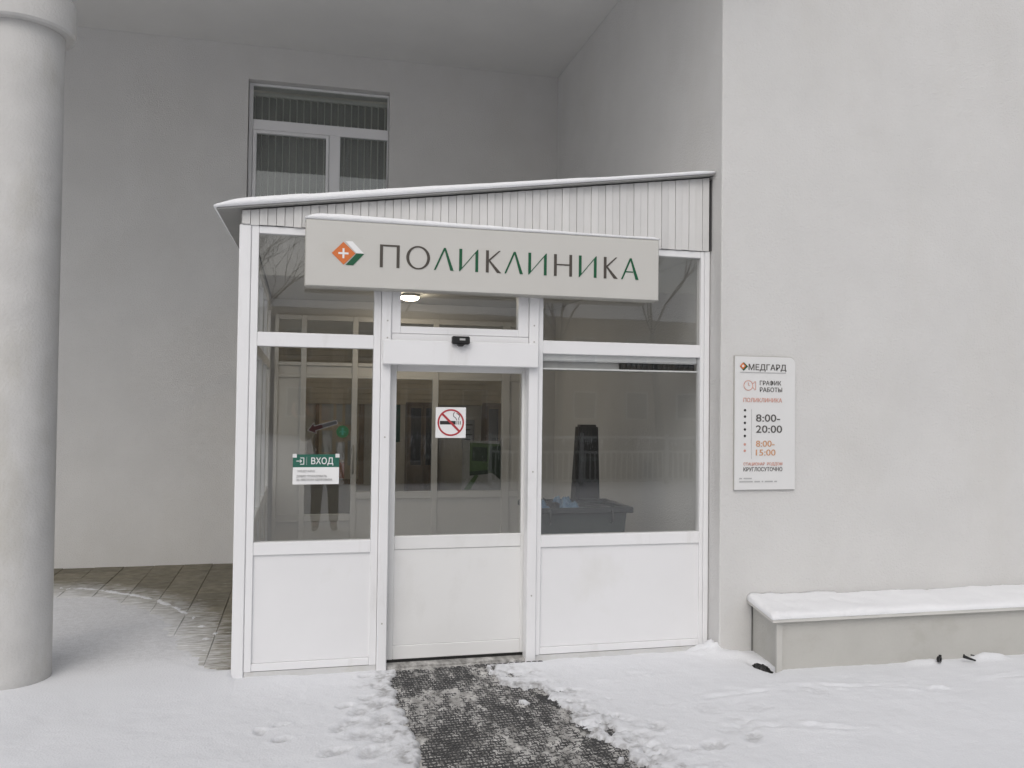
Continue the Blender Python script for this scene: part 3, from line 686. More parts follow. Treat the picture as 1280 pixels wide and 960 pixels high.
text('РАБОТЫ', 3.385, 1.959, .034, m_dgrey, pl, yt, .188, .000)
text('ПОЛИКЛИНИКА', 3.248, 1.880, .032, m_salmon, pl, yt, .324, .002)
for i, z in enumerate((1.818, 1.770, 1.722, 1.673, 1.624, 1.560, 1.512)):
    bm = bmesh.new(); add_disc_xz(bm, 3.261, z, .0095, yt-.001, yt+.001, 14); obj('dot', bm, m_black if i < 5 else m_salmon, pl)
box('rule', m_lightgrey, pl, 3.3155, 3.3175, yt-.001, yt+.001, 1.45, 1.825, 0)
text('8:00-', 3.354, 1.733, .058, m_dgrey, pl, yt, .202, .004)
text('20:00', 3.354, 1.649, .058, m_dgrey, pl, yt, .220, .004)
text('8:00-', 3.354, 1.543, .048, m_amber, pl, yt, .157, .003)
text('15:00', 3.354, 1.476, .048, m_amber, pl, yt, .165, .003)
text('СТАЦИОНАР  РОДДОМ', 3.251, 1.402, .022, m_salmon, pl, yt, .326, .000)
text('КРУГЛОСУТОЧНО', 3.251, 1.357, .031, m_dgrey, pl, yt, .326, .000)
for z, ws in ((1.303, (.03, .075)), (1.279, (.12, .055, .02, .075, .03))):
    xx = 3.217
    for q in ws:
        box('fine_print', m_lightgrey, pl, xx, xx+q-.008, yt-.0005, yt+.001, z-.005, z+.005, 0); xx += q+.006

# ------------------------------------------------------------------ stickers on the glass
ns = thing('no_smoking_sticker', 'square white sticker with a crossed out cigarette on the sliding door glass', 'sticker', (1.055, dy0, 1.60))
sx, sz, hf = 1.066, 1.703, .1115
yo = dy0+.0135
def Y(k): return yo-.0012*k
box('sheet', m_white, ns, sx-hf, sx+hf, Y(0), Y(0)+.0012, sz-hf, sz+hf, 0)
bm = bmesh.new(); add_box(bm, sx-.080, sx+.036, Y(1), Y(1)+.0008, sz-.014, sz+.012); 
for d in (.043, .056, .068): add_box(bm, sx+d, sx+d+.005, Y(1), Y(1)+.0008, sz-.014, sz+.012)
obj('cigarette', bm, m_black, ns)
bm = bmesh.new()
for pl_ in ([(.046, .016), (.036, .034), (.020, .045), (.018, .062), (.028, .075)], [(.060, .016), (.058, .032), (.066, .048), (.056, .060), (.042, .068)]):
    for p, q in zip(pl_, pl_[1:]): add_bar_xz(bm, (sx+p[0], sz+p[1]), (sx+q[0], sz+q[1]), .005, Y(1), Y(1)+.0008)
obj('smoke', bm, m_dgrey, ns)
bm = bmesh.new(); add_ring_xz(bm, sx, sz, .086, .098, Y(2), Y(2)+.0008, 48); obj('ring', bm, m_red, ns)
bm = bmesh.new(); add_bar_xz(bm, (sx-.0625, sz+.0625), (sx+.0625, sz-.0625), .016, Y(2)-.0003, Y(2)+.0006); obj('bar', bm, m_red, ns)

en = thing('entrance_notice', 'green and white notice lettered ВХОД taped to the left pane', 'notice', (.11, .03, 1.27))
yo = .0278
NX0, NX1, NZ0, NZM, NZ1 = -.045, .268, 1.271, 1.389, 1.478
box('sheet', m_white, en, NX0, NX1, Y(0), Y(0)+.001, NZ0, NZM, 0)
box('header', m_notgreen, en, NX0, NX1, Y(0), Y(0)+.001, NZM, NZ1, 0)
text('ВХОД', .078, 1.411, .045, m_white, en, Y(2), .150, .012)
bm = bmesh.new()
add_bar_xz(bm, (-.022, 1.432), (.012, 1.432), .005, Y(1), Y(1)+.0008); add_bar_xz(bm, (.002, 1.442), (.014, 1.433), .005, Y(1)-.0004, Y(1)+.0004); add_bar_xz(bm, (.002, 1.422), (.014, 1.431), .005, Y(1)-.0004, Y(1)+.0004)
add_bar_xz(bm, (.0285, 1.408), (.0285, 1.456), .005, Y(1), Y(1)+.0008); add_bar_xz(bm, (.004, 1.4535), (.026, 1.4535), .005, Y(1), Y(1)+.0008); add_bar_xz(bm, (.004, 1.4105), (.026, 1.4105), .005, Y(1), Y(1)+.0008)
obj('arrow_icon', bm, m_white, en)
box('rule', m_lightgrey, en, .046, .049, Y(1), Y(1)+.0008, 1.405, 1.460, 0)
text('МЕДГАРД', -.012, 1.357, .013, m_lightgrey, en, Y(2), .115, 0)
text('ДОБРО ПОЖАЛОВАТЬ', -.020, 1.321, .015, m_lightgrey, en, Y(2), .205, 0)
text('ЗА КРЕПКИМ ЗДОРОВЬЕМ', -.020, 1.296, .015, m_lightgrey, en, Y(2), .240, 0)
for a in (NX0+.012, NX1-.012): box('tape', m_plate, en, a-.014, a+.014, Y(2), Y(2)+.0008, NZ1-.022, NZ1+.004, 0)
gs = thing('round_sticker', 'round dark green sticker on the left pane above the notice', 'sticker', (.288, .03, 1.59))
bm = bmesh.new(); add_disc_xz(bm, .288, 1.636, .043, Y(0), Y(0)+.001, 28); obj('sheet', bm, m_stickgreen, gs)
bm = bmesh.new(); add_disc_xz(bm, .288, 1.656, .008, Y(1), Y(1)+.0008, 12); add_bar_xz(bm, (.288, 1.646), (.288, 1.612), .014, Y(1), Y(1)+.0008); add_bar_xz(bm, (.266, 1.630), (.280, 1.640), .006, Y(1), Y(1)+.0008); add_bar_xz(bm, (.310, 1.630), (.296, 1.640), .006, Y(1), Y(1)+.0008); obj('symbol', bm, m_notgreen, gs)
ar = thing('arrow_sticker', 'slanted dark red arrow sticker with pale outline on the left pane', 'sticker', (.15, .03, 1.65))
p0, p1 = Vector((.055, 1.645)), Vector((.245, 1.702)); d = (p1-p0).normalized(); nn = Vector((-d.y, d.x))
def ap(u, v): return tuple(p0+d*u+nn*v)
bm = bmesh.new(); add_prism_xz(bm, [ap(-.007, 0), ap(.048, .040), ap(.048, .019), ap(.205, .016), ap(.205, -.016), ap(.048, -.019), ap(.048, -.040)], Y(0), Y(0)+.001); obj('outline', bm, mat('print_stone', (.16, .155, .15), .7, spec=.2), ar)
bm = bmesh.new(); add_prism_xz(bm, [ap(0, 0), ap(.044, .034), ap(.044, .015), ap(.100, .013), ap(.100, -.013), ap(.044, -.015), ap(.044, -.034)], Y(1), Y(1)+.0008); obj('arrow', bm, mat('print_maroon', (.022, .006, .006), .7, spec=.2), ar)
bm = bmesh.new(); add_prism_xz(bm, [ap(.101, .012), ap(.200, .011), ap(.200, -.011), ap(.101, -.012)], Y(1), Y(1)+.0008); obj('shaft', bm, m_black, ar)

# ------------------------------------------------------------------ low ledge along the right wall
lg = thing('low_ledge', 'low painted masonry ledge with a thin cap along the right wall', 'ledge', (5.5, -.4, 0))
bm = bmesh.new(); add_prism_xy(bm, [(3.290, -.655), (12.0, -.715), (12.0, YF-.003), (3.345, YF-.003)], -.15, .346)
obj('body', bm, m_ledge, lg)
bm = bmesh.new(); add_prism_xy(bm, [(3.258, -.668), (3.300, -.671), (3.300, -.640), (3.262, -.640)], -.15, .344); obj('corner_strip', bm, mat('corner_paint', (.50, .492, .465), .7, .05, 5, .2, 50), lg)
bm = bmesh.new(); add_prism_xy(bm, [(3.334, -.190), (3.339, -.190), (3.342, -.185), (3.336, -.185)], -.1, .352); obj('ledge_gap_shade', bm, m_blackpl, lg)  # thin black strip painted in for the dark gap against the wall
crumple('dark_patch', 3.20, 3.262, -.62, -.43, -.020, .03, 14, m_blackpl, 'dark crumpled patch in the gap between the ledge end and the snow', 'debris', 31)  # dark crumpled mass filling the gap at the ledge end
bm = bmesh.new()
zt = lambda y: .355+.020*(y+.70)/.52
for zoff, key in ((0, 0),):
    P4 = [(3.205, -.705), (12.0, -.755), (12.0, YF-.004), (3.300, YF-.004)]
    a = [bm.verts.new((x, y, zt(y)-.008)) for x, y in P4]; b = [bm.verts.new((x, y, zt(y)+.014)) for x, y in P4]
    bm.faces.new(a[::-1]); bm.faces.new(b)
    for i in range(4): bm.faces.new((a[i], a[(i+1) % 4], b[(i+1) % 4], b[i]))
obj('cap', bm, m_ledgecap, lg)
xs = [3.205+(x_ / 150)**1.3*7.5 for x_ in range(151)]
def lx(x, y): return sstep(0, .13, x-3.205-.095*(y+.705)/.52)
bm = bmesh.new(); rows = []
ysn = [-.712+.528*(j/15) for j in range(16)]
for i in range(261):
    t = (i/260)**1.4; row = []
    for j, y in enumerate(ysn):
        x = (3.200+.095*(y+.705)/.52) + t*8.7
        yf = y-.05*t*(1-j/15)+(.010*fbm(x*5, 1, 3)+.006*fbm(x*19, 1, 6))*(1-j/15)
        e = math.sqrt(max(0, 1-(1-min(1, t*8.7/.07))**2))*(1+.35*math.exp(-t*8.7/.25)); e2 = math.sqrt(max(0, 1-(1-min(1, (y+.712)/.07))**2))
        th = .006+.032*(.25+.75*e)*(.22+.78*e2)*(1+.35*fbm(x*2.3, y*4, 7)+.22*fbm(x*9, y*9, 2)+.12*fbm(x*30, y*30, 2))
        gap = sstep(.03, .0, YF-y-.02-.02*max(0, fbm(x*1.3, 0, 5)))
        if x > 4.05: th *= 1-.8*gap*(.5+.5*sstep(-.1, .2, fbm(x*2.0, 3, 11)))
        row.append(bm.verts.new((x, yf, zt(y)+.0145+th)))
    rows.append(row)
for a, b in zip(rows, rows[1:]):
    for j in range(15): bm.faces.new((a[j], b[j], b[j+1], a[j+1]))
per = [r[0] for r in rows]+rows[-1][1:]+[r[-1] for r in rows[::-1]][1:]+rows[0][::-1][1:-1]
low = [bm.verts.new((v.co.x, v.co.y+(.004 if v.co.y < -.6 else 0), zt(max(v.co.y, -.712))+.0142)) for v in per]
for i in range(len(per)): bm.faces.new((per[(i+1) % len(per)], per[i], low[i], low[(i+1) % len(per)]))
tag(obj('ledge_snow', bm, m_snow, None, True), 'soft layer of snow lying on the low ledge at the right wall', 'snow')
lf = bmesh.new(); add_ring_xz(lf, 0, 0, .012, .022, -.010, .010, 12); add_box(lf, .008, .02, -.008, .008, .008, .03)
bmesh.ops.rotate(lf, verts=lf.verts, matrix=Matrix.Rotation(R(25), 3, 'Z')); bmesh.ops.translate(lf, verts=lf.verts, vec=(4.515, -.755, .035))
tag(obj('dark_clod', lf, m_blackpl, None), 'small dark lump lying in the snow in front of the low ledge', 'debris')
tw = bmesh.new(); add_tube(tw, [(4.72, -.76, .045), (4.755, -.77, .032), (4.80, -.785, .018)], [.013, .010, .006], 6); add_tube(tw, [(4.80, -.74, .046), (4.825, -.745, .042)], [.006, .004], 5); add_tube(tw, [(4.722, -.758, .06), (4.73, -.765, .036)], [.006, .008], 5)
tag(obj('dark_twig', tw, m_blackpl, None), 'short dark twig sticking out of the snow by the low ledge', 'debris')

# ------------------------------------------------------------------ porch paving: one object per slab
pp = struct(bpy.data.objects.new('porch_paving', None)); COL.objects.link(pp); pp.location = (-2, 2, 0)
m_tile = bpy.data.materials.new('paving_slab'); m_tile.use_nodes = True
n = m_tile.node_tree.nodes; L = m_tile.node_tree.links; b = n['Principled BSDF']; b.inputs['Roughness'].default_value = .8
geo = n.new('ShaderNodeNewGeometry'); oi = n.new('ShaderNodeObjectInfo')
nz = n.new('ShaderNodeTexNoise'); nz.inputs['Scale'].default_value = 9; nz.inputs['Detail'].default_value = 6; L.new(geo.outputs['Position'], nz.inputs[0])
cr1 = n.new('ShaderNodeValToRGB'); cr1.color_ramp.elements[0].position = .3; cr1.color_ramp.elements[0].color = (.125, .112, .078, 1); cr1.color_ramp.elements[1].position = .75; cr1.color_ramp.elements[1].color = (.21, .19, .142, 1)
L.new(nz.outputs[0], cr1.inputs[0])
r2 = n.new('ShaderNodeMapRange'); r2.inputs[3].default_value = .86; r2.inputs[4].default_value = 1.12; L.new(oi.outputs['Random'], r2.inputs[0])
mm = n.new('ShaderNodeMix'); mm.data_type = 'RGBA'; mm.blend_type = 'MULTIPLY'; mm.inputs[0].default_value = 1; L.new(cr1.outputs[0], mm.inputs[6]); L.new(r2.outputs[0], mm.inputs[7])
# wind-blown snow dust in sideways streaks, thinning out away from the drift
sep = n.new('ShaderNodeSeparateXYZ'); L.new(geo.outputs['Position'], sep.inputs[0])
def mth(op, a=None, b_=None, va=0.0, vb=0.0):
    q = n.new('ShaderNodeMath'); q.operation = op; q.inputs[0].default_value = va; q.inputs[1].default_value = vb
    if a is not None: L.new(a, q.inputs[0])
    if b_ is not None: L.new(b_, q.inputs[1])
    return q.outputs[0]
ex = mth('DIVIDE', mth('ADD', sep.outputs[0], None, 0, 2.6), None, 0, 2.05); ey = mth('DIVIDE', sep.outputs[1], None, 0, 3.15)
q_ = mth('SQRT', mth('ADD', mth('MULTIPLY', ex, ex), mth('MULTIPLY', ey, ey)))
mp = n.new('ShaderNodeMapping'); mp.inputs['Scale'].default_value = (5, 26, 1); L.new(geo.outputs['Position'], mp.inputs['Vector'])
n2 = n.new('ShaderNodeTexNoise'); n2.inputs['Scale'].default_value = 1.3; n2.inputs['Detail'].default_value = 8; n2.inputs['Roughness'].default_value = .7; L.new(mp.outputs[0], n2.inputs[0])
dust = n.new('ShaderNodeMapRange'); dust.inputs[1].default_value = -.19; dust.inputs[2].default_value = .20
L.new(mth('SUBTRACT', n2.outputs[0], mth('MULTIPLY_ADD', q_, None, 0, 1.0)), dust.inputs[0])
q0 = n.new('ShaderNodeMapRange'); q0.inputs[1].default_value = .86; q0.inputs[2].default_value = 1.16; q0.inputs[3].default_value = .30; q0.inputs[4].default_value = .76; L.new(q_, q0.inputs[0])
L.new(mth('SUBTRACT', n2.outputs[0], q0.outputs[0]), dust.inputs[0])
m3 = n.new('ShaderNodeMix'); m3.data_type = 'RGBA'; L.new(dust.outputs[0], m3.inputs[0]); L.new(mm.outputs[2], m3.inputs[6]); m3.inputs[7].default_value = (.70, .705, .71, 1)
L.new(m3.outputs[2], b.inputs['Base Color'])
wv = n.new('ShaderNodeTexWave'); wv.bands_direction = 'Y'; wv.inputs['Scale'].default_value = 11; wv.inputs['Distortion'].default_value = .6; L.new(geo.outputs['Position'], wv.inputs[0])
bpn = n.new('ShaderNodeBump'); bpn.inputs['Strength'].default_value = .35; bpn.inputs['Distance'].default_value = .006; L.new(wv.outputs[0], bpn.inputs['Height']); L.new(bpn.outputs[0], b.inputs['Normal'])
T = .3085
tb = bmesh.new(); add_box(tb, -T/2+.0022, T/2-.0022, -T/2+.0022, T/2-.0022, -.03, 0, .003)
t0 = obj('slab', tb, m_tile, pp, loc=(0, 0, 0)); first = True
for i in range(9):
    for j in range(13):
        x = -.619+T*.5-T*i; y = BW-.004-T*(j+.5)
        if x > -.42: x = -.4236-T*.5
        o = t0 if first else t0.copy()
        if not first: COL.objects.link(o); o.parent = pp
        first = False
        o.location = Vector((x, y, .004+rnd.uniform(-.003, .003))) - Vector((-2, 2, 0))
        o.rotation_euler = (R(rnd.uniform(-.4, .4)), R(rnd.uniform(-.4, .4)), 0)
bm = bmesh.new(); add_box(bm, -9, -.425, .16, BW-.003, -.07, -.008); o = struct(obj('paving_bed', bm, m_tile))

# ------------------------------------------------------------------ ground: bare wet asphalt under one sheet of snow
bm = bmesh.new(); add_box(bm, -6, 12, -7, YF+.1, -.13, -.085); struct(obj('pavement', bm, m_asph))
_fr = random.Random(11)
FOOT = [(_fr.uniform(1.75, 3.3), _fr.uniform(-2.3, -1.05), _fr.uniform(0, 3.1), _fr.uniform(.05, .085)) for _ in range(9)]
NSOFT = len(FOOT)
FOOT += [(1.76, -1.32, .9, .05), (1.86, -1.58, .4, .06), (2.02, -1.46, 1.3, .05), (1.88, -1.86, .8, .06), (2.22, -1.78, .3, .055), (2.48, -1.72, 1.0, .05), (1.70, -1.10, .6, .045), (-.07, -1.21, .5, .035), (-.19, -1.08, 1.9, .03), (-.08, -1.0, .4, .028), (.37, -1.25, .2, .07), (.32, -1.04, .5, .05), (.38, -.87, 1.2, .055), (.25, -1.12, 1.0, .045), (.47, -1.3, .9, .06), (.44, -.62, .4, .04), (.52, -.42, .8, .035), (.21, -1.45, .3, .05), (.50, -1.0, 1.5, .05), (.40, -1.5, .6, .06), (.55, -.75, 2.3, .045), (.30, -.75, .3, .04), (.47, -.2, .1, .035)]
def mat_d(x, y):
    """distance inside the swept strip over the rubber mat (negative outside)"""
    xl = .60+.11*sstep(-.4, -.03, y)+.038*max(0, -y-.1)/1.7 + .05*fbm(y*4, 1.7, 3) + .03*fbm(y*14, 5, 9)
    xr = 1.34+.18*sstep(-.3, -.75, y)+.15*sstep(-.75, -1.5, y)+.10*sstep(-1.5, -2.2, y) + .07*fbm(y*3, 8.2, 3) + .04*fbm(y*13, 2, 9) + sstep(1.0, 1.3, x)*(.16*fbm(x*7, y*5, 3)+.10*fbm(x*19, y*13, 7))
    return min(x-xl, xr-x, -.005-y)
def ell(x, y): return math.sqrt(max(0, ((x+2.6)/2.05)**2 + (max(y, -.5)/3.15)**2))
def front_base(x, y):
    h = .004+.012*fbm(x*.8, y*.8, 1)+.004*fbm(x*6, y*6, 2)+.0015*fbm(x*25, y*25, 4)
    if x < -.40:
        k = sstep(-.7, -.1, y); h = h*(1-.7*k) + .014*k
    return h
def ground(x, y):
    global WET
    WET = 0.0
    if x > XR+.02 and y > YF+.06: return -.25
    if x > -.40 and y > .03: return -.20
    if x < -.40 and y > .06:        # porch: thin drift with a curved edge
        q = ell(x, y); nq = .05*fbm(x*3, y*3, 2)+.02*fbm(x*12, y*12, 5)
        hp = -.020+.036*sstep(1.05, .80, q+nq)
        if x > -2.25 and y > 1.2:
            rr = abs(q-1.0-.010*fbm(x*4, y*4, 8)); hp = max(hp, -.02+.033*math.exp(-(rr/.018)**2)*(.9+.5*fbm(x*9, y*9)+.35*fbm(x*30, y*30))*sstep(1.2, 1.9, y))
        for cx, cy2, sz_ in ((-.68, .95, .03), (-.62, 1.1, .025), (-.66, .62, .022), (-.75, 1.35, .04)):
            hp = max(hp, -.02+.036*math.exp(-(((x-cx)/1.4)**2+(y-cy2)**2)/sz_**2*(1+.5*fbm(x*30, y*30))))
        far = sstep(-.05, .55, y-.10+.16*fbm(x*2.5, y*2.5, 3)+.07*fbm(x*10, y*10, 3)+.25*sstep(-.75, -.45, x))
        WET = .26*far
        return front_base(x, y)*(1-far) + hp*far
    h = front_base(x, y)
    # drift against the facade and along walls
    if y > -.35 and x > -.42: h -= (.030+.010*fbm(x*3, 2, 2))*sstep(-.12, -.02, y)
    h += .05*math.exp(-((x-3.02)**2/.02+(y+.12)**2/.010))*(1+fbm(x*9, y*9)) + .035*math.exp(-((x-3.16)**2/.012+(y+.28)**2/.006))
    h -= .07*math.exp(-((x-3.21-.12*(-.46-y))**2/.0022+(y+.55)**2/.012))
    if x > 3.3: h += .045*math.exp(-((y+.70-.03*fbm(x*2, 1))/.05)**2)*max(0, .2+fbm(x*3.5, 4, 6)*1.3)*sstep(3.9, 4.3, x)
    # long scuffs to the right of the mat
    for ax, ay, bx_, by_, dp in ((3.1, -.95, 4.2, -1.25, .012), (2.2, -1.1, 3.2, -1.05, .008), (4.0, -1.25, 5.2, -1.05, .010), (2.0, -.55, 2.3, -.52, .010), (2.6, -1.6, 3.3, -1.8, .012)):
        t = max(0, min(1, ((x-ax)*(bx_-ax)+(y-ay)*(by_-ay))/((bx_-ax)**2+(by_-ay)**2)))
        dd = math.hypot(x-ax-t*(bx_-ax), y-ay-t*(by_-ay)-.05*fbm(x*2, 3, 3))
        h += dp*.9*(math.exp(-((dd-.05)/.035)**2)-math.exp(-(dd/.03)**2))*max(0, .2+1.6*fbm(x*3.5, y*3.5, 2)+.6*fbm(x*14, y*14, 2))
    for fi, (fx, fy, an, s) in enumerate(FOOT):
        c, s_ = math.cos(an), math.sin(an); u = ((x-fx)*c+(y-fy)*s_); v = (-(x-fx)*s_+(y-fy)*c)
        r = math.hypot(u/1.5, v)/s + .35*fbm(x*15, y*15, 7)
        if r < 3:
            g = math.exp(-r**4)
            am = .45 if fi < NSOFT else 1.0
            h += am*((-.012+.012*fbm(x*26, y*26, 3))*g + .004*math.exp(-((r-1.35)/.35)**2)*(1+fbm(x*20, y*20, 6)))
            WET = max(WET, (.5 if fi >= NSOFT else .12)*g)
    d = mat_d(x, y)
    if d > -.45:
        tr = sstep(-.45, 0, d)          # churned snow at the edge of the mat
        cl = fbm(x*8, y*8, 3)
        h += tr*(.004*cl+.005*fbm(x*24, y*24, 5)+.004*fbm(x*60, y*60, 2))
        WET = max(WET, tr*(.20+.75*sstep(.0, -.35, cl+.3*fbm(x*24, y*24, 5)))*sstep(-.42, -.05, d))
        WET = max(WET, .9*sstep(-.05, .01, d))
        if x > 1.2:
            h -= .03*sstep(.02, .30, fbm(x*5, y*7, 13))*sstep(-.30, -.02, d)*sstep(-.1, -.5, y)
        k = sstep(-.02, .035+.06*sstep(1.1, 1.3, x), d); h = h*(1-k) - .075*k
    return h
def axis(segs):
    out = []
    for a, b, s in segs:
        nst = max(1, round((b-a)/s)); out += [a+(b-a)*i/nst for i in range(nst)]
    return out+[segs[-1][1]]
gx = axis([(-400, -60, 60), (-60, -12, 8), (-12, -4, .8), (-4, -2.3, .08), (-2.3, -.39, .022), (-.39, 2.4, .012), (2.4, 4.2, .02), (4.2, 6.6, .05), (6.6, 12, .6), (12, 60, 8), (60, 400, 60)])
gy = axis([(-400, -60, 60), (-60, -14, 4), (-14, -3.5, .5), (-3.5, -2.2, .06), (-2.2, .06, .012), (.06, 4.16, .03), (4.16, 9, 1), (9, 60, 10), (60, 400, 60)])
vs = []; wets = []; WET = 0.0
for y in gy:
    for x in gx: vs.append((x, y, ground(x, y) if (-4.5 < x < 12 and -5 < y < 4.3) else (0.0 if y < 0 else -.25))); wets.append(WET)
nx = len(gx); fs = [(j*nx+i, j*nx+i+1, (j+1)*nx+i+1, (j+1)*nx+i) for j in range(len(gy)-1) for i in range(nx-1)]
me = bpy.data.meshes.new('snow_ground'); me.from_pydata(vs, [], fs); me.materials.append(m_gsnow)
at = me.attributes.new('wet', 'FLOAT', 'POINT'); at.data.foreach_set('value', wets)
for p in me.polygons: p.use_smooth = True
sgd = bpy.data.objects.new('snow_ground', me); COL.objects.link(sgd); struct(sgd)

# rubber ring mat in front of the door: a lattice of hexagonal rings
rm = thing('rubber_mat', 'dark rubber honeycomb mat with slush in its holes in front of the door', 'mat', (1.15, -1.0, -.03))
bm = bmesh.new(); PT = .043
c, s_ = math.cos(R(2.0)), math.sin(R(2.0))
row = 0; yv = -.03
VX, FX = [], []
while yv > -3.3:
    xv = .0 + (PT/2 if row % 2 else 0)
    while xv < 1.13:
        wx = .60+xv*c-yv*s_; wy = yv*c+xv*s_-.06
        if wy < -.012:
            z1 = -.014+.004*fbm(wx*2, wy*2, 6); b0 = len(VX)
            for rr, zz in ((.0212, z1-.014), (.0207, z1), (.0145, z1), (.0140, z1-.014)):
                for k in range(6):
                    t = math.pi/6+k*math.pi/3; VX.append((wx+rr*math.cos(t), wy+rr*math.sin(t), zz))
            for q in range(3):
                for k in range(6):
                    FX.append((b0+q*6+k, b0+q*6+(k+1) % 6, b0+(q+1)*6+(k+1) % 6, b0+(q+1)*6+k))
        xv += PT
    yv -= PT*.866; row += 1
bm.free()
me = bpy.data.meshes.new('ring_lattice'); me.from_pydata([(v[0]-1.15, v[1]+1.0, v[2]+.03) for v in VX], [], FX); me.materials.append(m_rubber)
o = bpy.data.objects.new('ring_lattice', me); COL.objects.link(o); o.parent = rm; o['kind'] = 'stuff'
# wet slush filling the holes
gx2 = axis([(.5, 1.8, .010)]); gy2 = axis([(-3.4, -.004, .010)])
vs = []
for y in gy2:
    for x in gx2:
        right = sstep(.9, 1.6, x)
        z = -.0185+.0028*fbm(x*5.1, y*2.0, 4)+.0045*fbm(x*17, y*8, 6)+.0055*fbm(x*38, y*38, 8)+.003*right+.004*math.exp(-((x-1.0)**2+(y+.75)**2)/.05)
        z -= .08*sstep(-.015, -.05, mat_d(x, y))
        vs.append((x, y, z))
nx = len(gx2); fs = [(j*nx+i, j*nx+i+1, (j+1)*nx+i+1, (j+1)*nx+i) for j in range(len(gy2)-1) for i in range(nx-1)]
me = bpy.data.meshes.new('slush'); me.from_pydata(vs, [], fs); me.materials.append(m_slush)
for p in me.polygons: p.use_smooth = True
o = bpy.data.objects.new('slush', me); COL.objects.link(o); o['kind'] = 'stuff'; tag(o, 'trodden grey slush filling the rubber mat by the door', 'slush')

# ------------------------------------------------------------------ what the glass reflects: railing, bare trees, house across the street
rl = thing('street_railing', 'white railing with upright bars across the snowy forecourt facing the door', 'railing', (9, -12.8, 0))
box('top_rail', m_rail, rl, 4.2, 17, -12.84, -12.76, 1.08, 1.14); box('middle_rail', m_rail, rl, 4.2, 17, -12.83, -12.77, .74, .79); box('bottom_rail', m_rail, rl, 4.2, 17, -12.83, -12.77, .10, .14)
bb = bmesh.new(); add_box(bb, -.012, .012, -.012, .012, .142, .738, 0); b0 = obj('baluster', bb, m_rail, rl, loc=(0, 0, 0))
pb_ = bmesh.new(); add_box(pb_, -.04, .04, -.035, .035, -.05, 1.20, .004); p0_ = obj('post', pb_, m_rail, rl, loc=(0, 0, 0))
for i in range(98):
    o = b0 if i == 0 else b0.copy()
    if i: COL.objects.link(o); o.parent = rl
    o.location = (4.33-9+i*.13, 0, 0)
for i in range(7):
    o = p0_ if i == 0 else p0_.copy()
    if i: COL.objects.link(o); o.parent = rl
    o.location = (4.2-9+i*2.13, 0, 0)
def tree(x, y, hgt, seed, label):
    rr = random.Random(seed)
    t = thing('bare_tree', label, 'tree', (x, y, 0), group='bare trees across the forecourt')
    bmt = bmesh.new(); bmc = bmesh.new()
    top = Vector((x+rr.uniform(-.4, .4), y, hgt*.42)); add_tube(bmt, [(x, y, -.1), (x, y, .3), ((x+top.x)/2, y, hgt*.22), top], [.24, .16, .12, .09], 8)
    def grow(p, d, l, r, dep):
        q = p+d*l*.5+Vector((rr.uniform(-1, 1), rr.uniform(-1, 1), rr.uniform(0, 1)))*l*.07; e = p+d*l
        add_tube(bmc, [p, q, e], [r, r*.8, r*.6], 5 if dep < 2 else 3)
        if dep >= 5: return
        for k in range(3):
            nd = (d+Vector((rr.uniform(-1, 1), rr.uniform(-1, 1), rr.uniform(-.2, .8)))*.6).normalized()
            grow(e if k else q, nd, l*rr.uniform(.62, .8), r*.58, dep+1)
    for k in range(4):
        a = k*1.57+rr.uniform(-.4, .4); grow(top, Vector((math.cos(a)*.6, math.sin(a)*.6, 1)).normalized(), hgt*.21, .042, 0)
    obj('trunk', bmt, m_bark, t, True); obj('crown', bmc, m_bark, t)
for i, (x, y, h) in enumerate(((-1.5, -19, 8), (3.2, -23, 10), (7.0, -17, 8.5), (11.5, -20, 10), (16, -18, 9))):
    tree(x, y, h, 40+i, ['bare winter tree farthest left of the row across the forecourt', 'tallest bare winter tree standing behind the row across the forecourt', 'bare winter tree just behind the white street railing', 'bare winter tree behind the middle of the white railing', 'bare winter tree farthest right behind the white railing'][i])
fb = thing('brown_house', 'long brown two storey house across the snowy forecourt facing the clinic', 'building', (5, -44, 0))
box('wall', m_brick, fb, -22, 32, -52, -44, -.2, 7.2, 0); 
bm = bmesh.new(); a = [bm.verts.new(p) for p in ((-22.5, -43.5, 7.21), (32.5, -43.5, 7.21), (32.5, -52.5, 7.21), (-22.5, -52.5, 7.21))]; r_ = [bm.verts.new(p) for p in ((-19, -48, 9.6), (29, -48, 9.6))]
for q in ((a[0], a[1], r_[1], r_[0]), (a[1], a[2], r_[1]), (a[2], a[3], r_[0], r_[1]), (a[3], a[0], r_[0]), tuple(a[::-1])): bm.faces.new(q)
obj('roof', bm, m_snow, fb)
wf = obj('window', frame_bm(-.75, .75, -.85, .85, .09, .09, .09, .09, -.06, .06, 0), m_rail, fb, loc=(0, 0, 0)); wp = box('pane', m_farwin, wf, -.655, .655, -.03, .0, -.755, .755, 0, loc=(0, 0, 0))
wf.location = (0, 0, 0); wp.location = (0, 0, 0); firstw = True
for zz in (1.9, 5.2):
    for i in range(16):
        o = wf if firstw else wf.copy(); p_ = wp if firstw else wp.copy()
        if not firstw: COL.objects.link(o); COL.objects.link(p_); o.parent = fb; p_.parent = o
        firstw = False
        o.location = (-25.5+i*3.4, .06, zz)

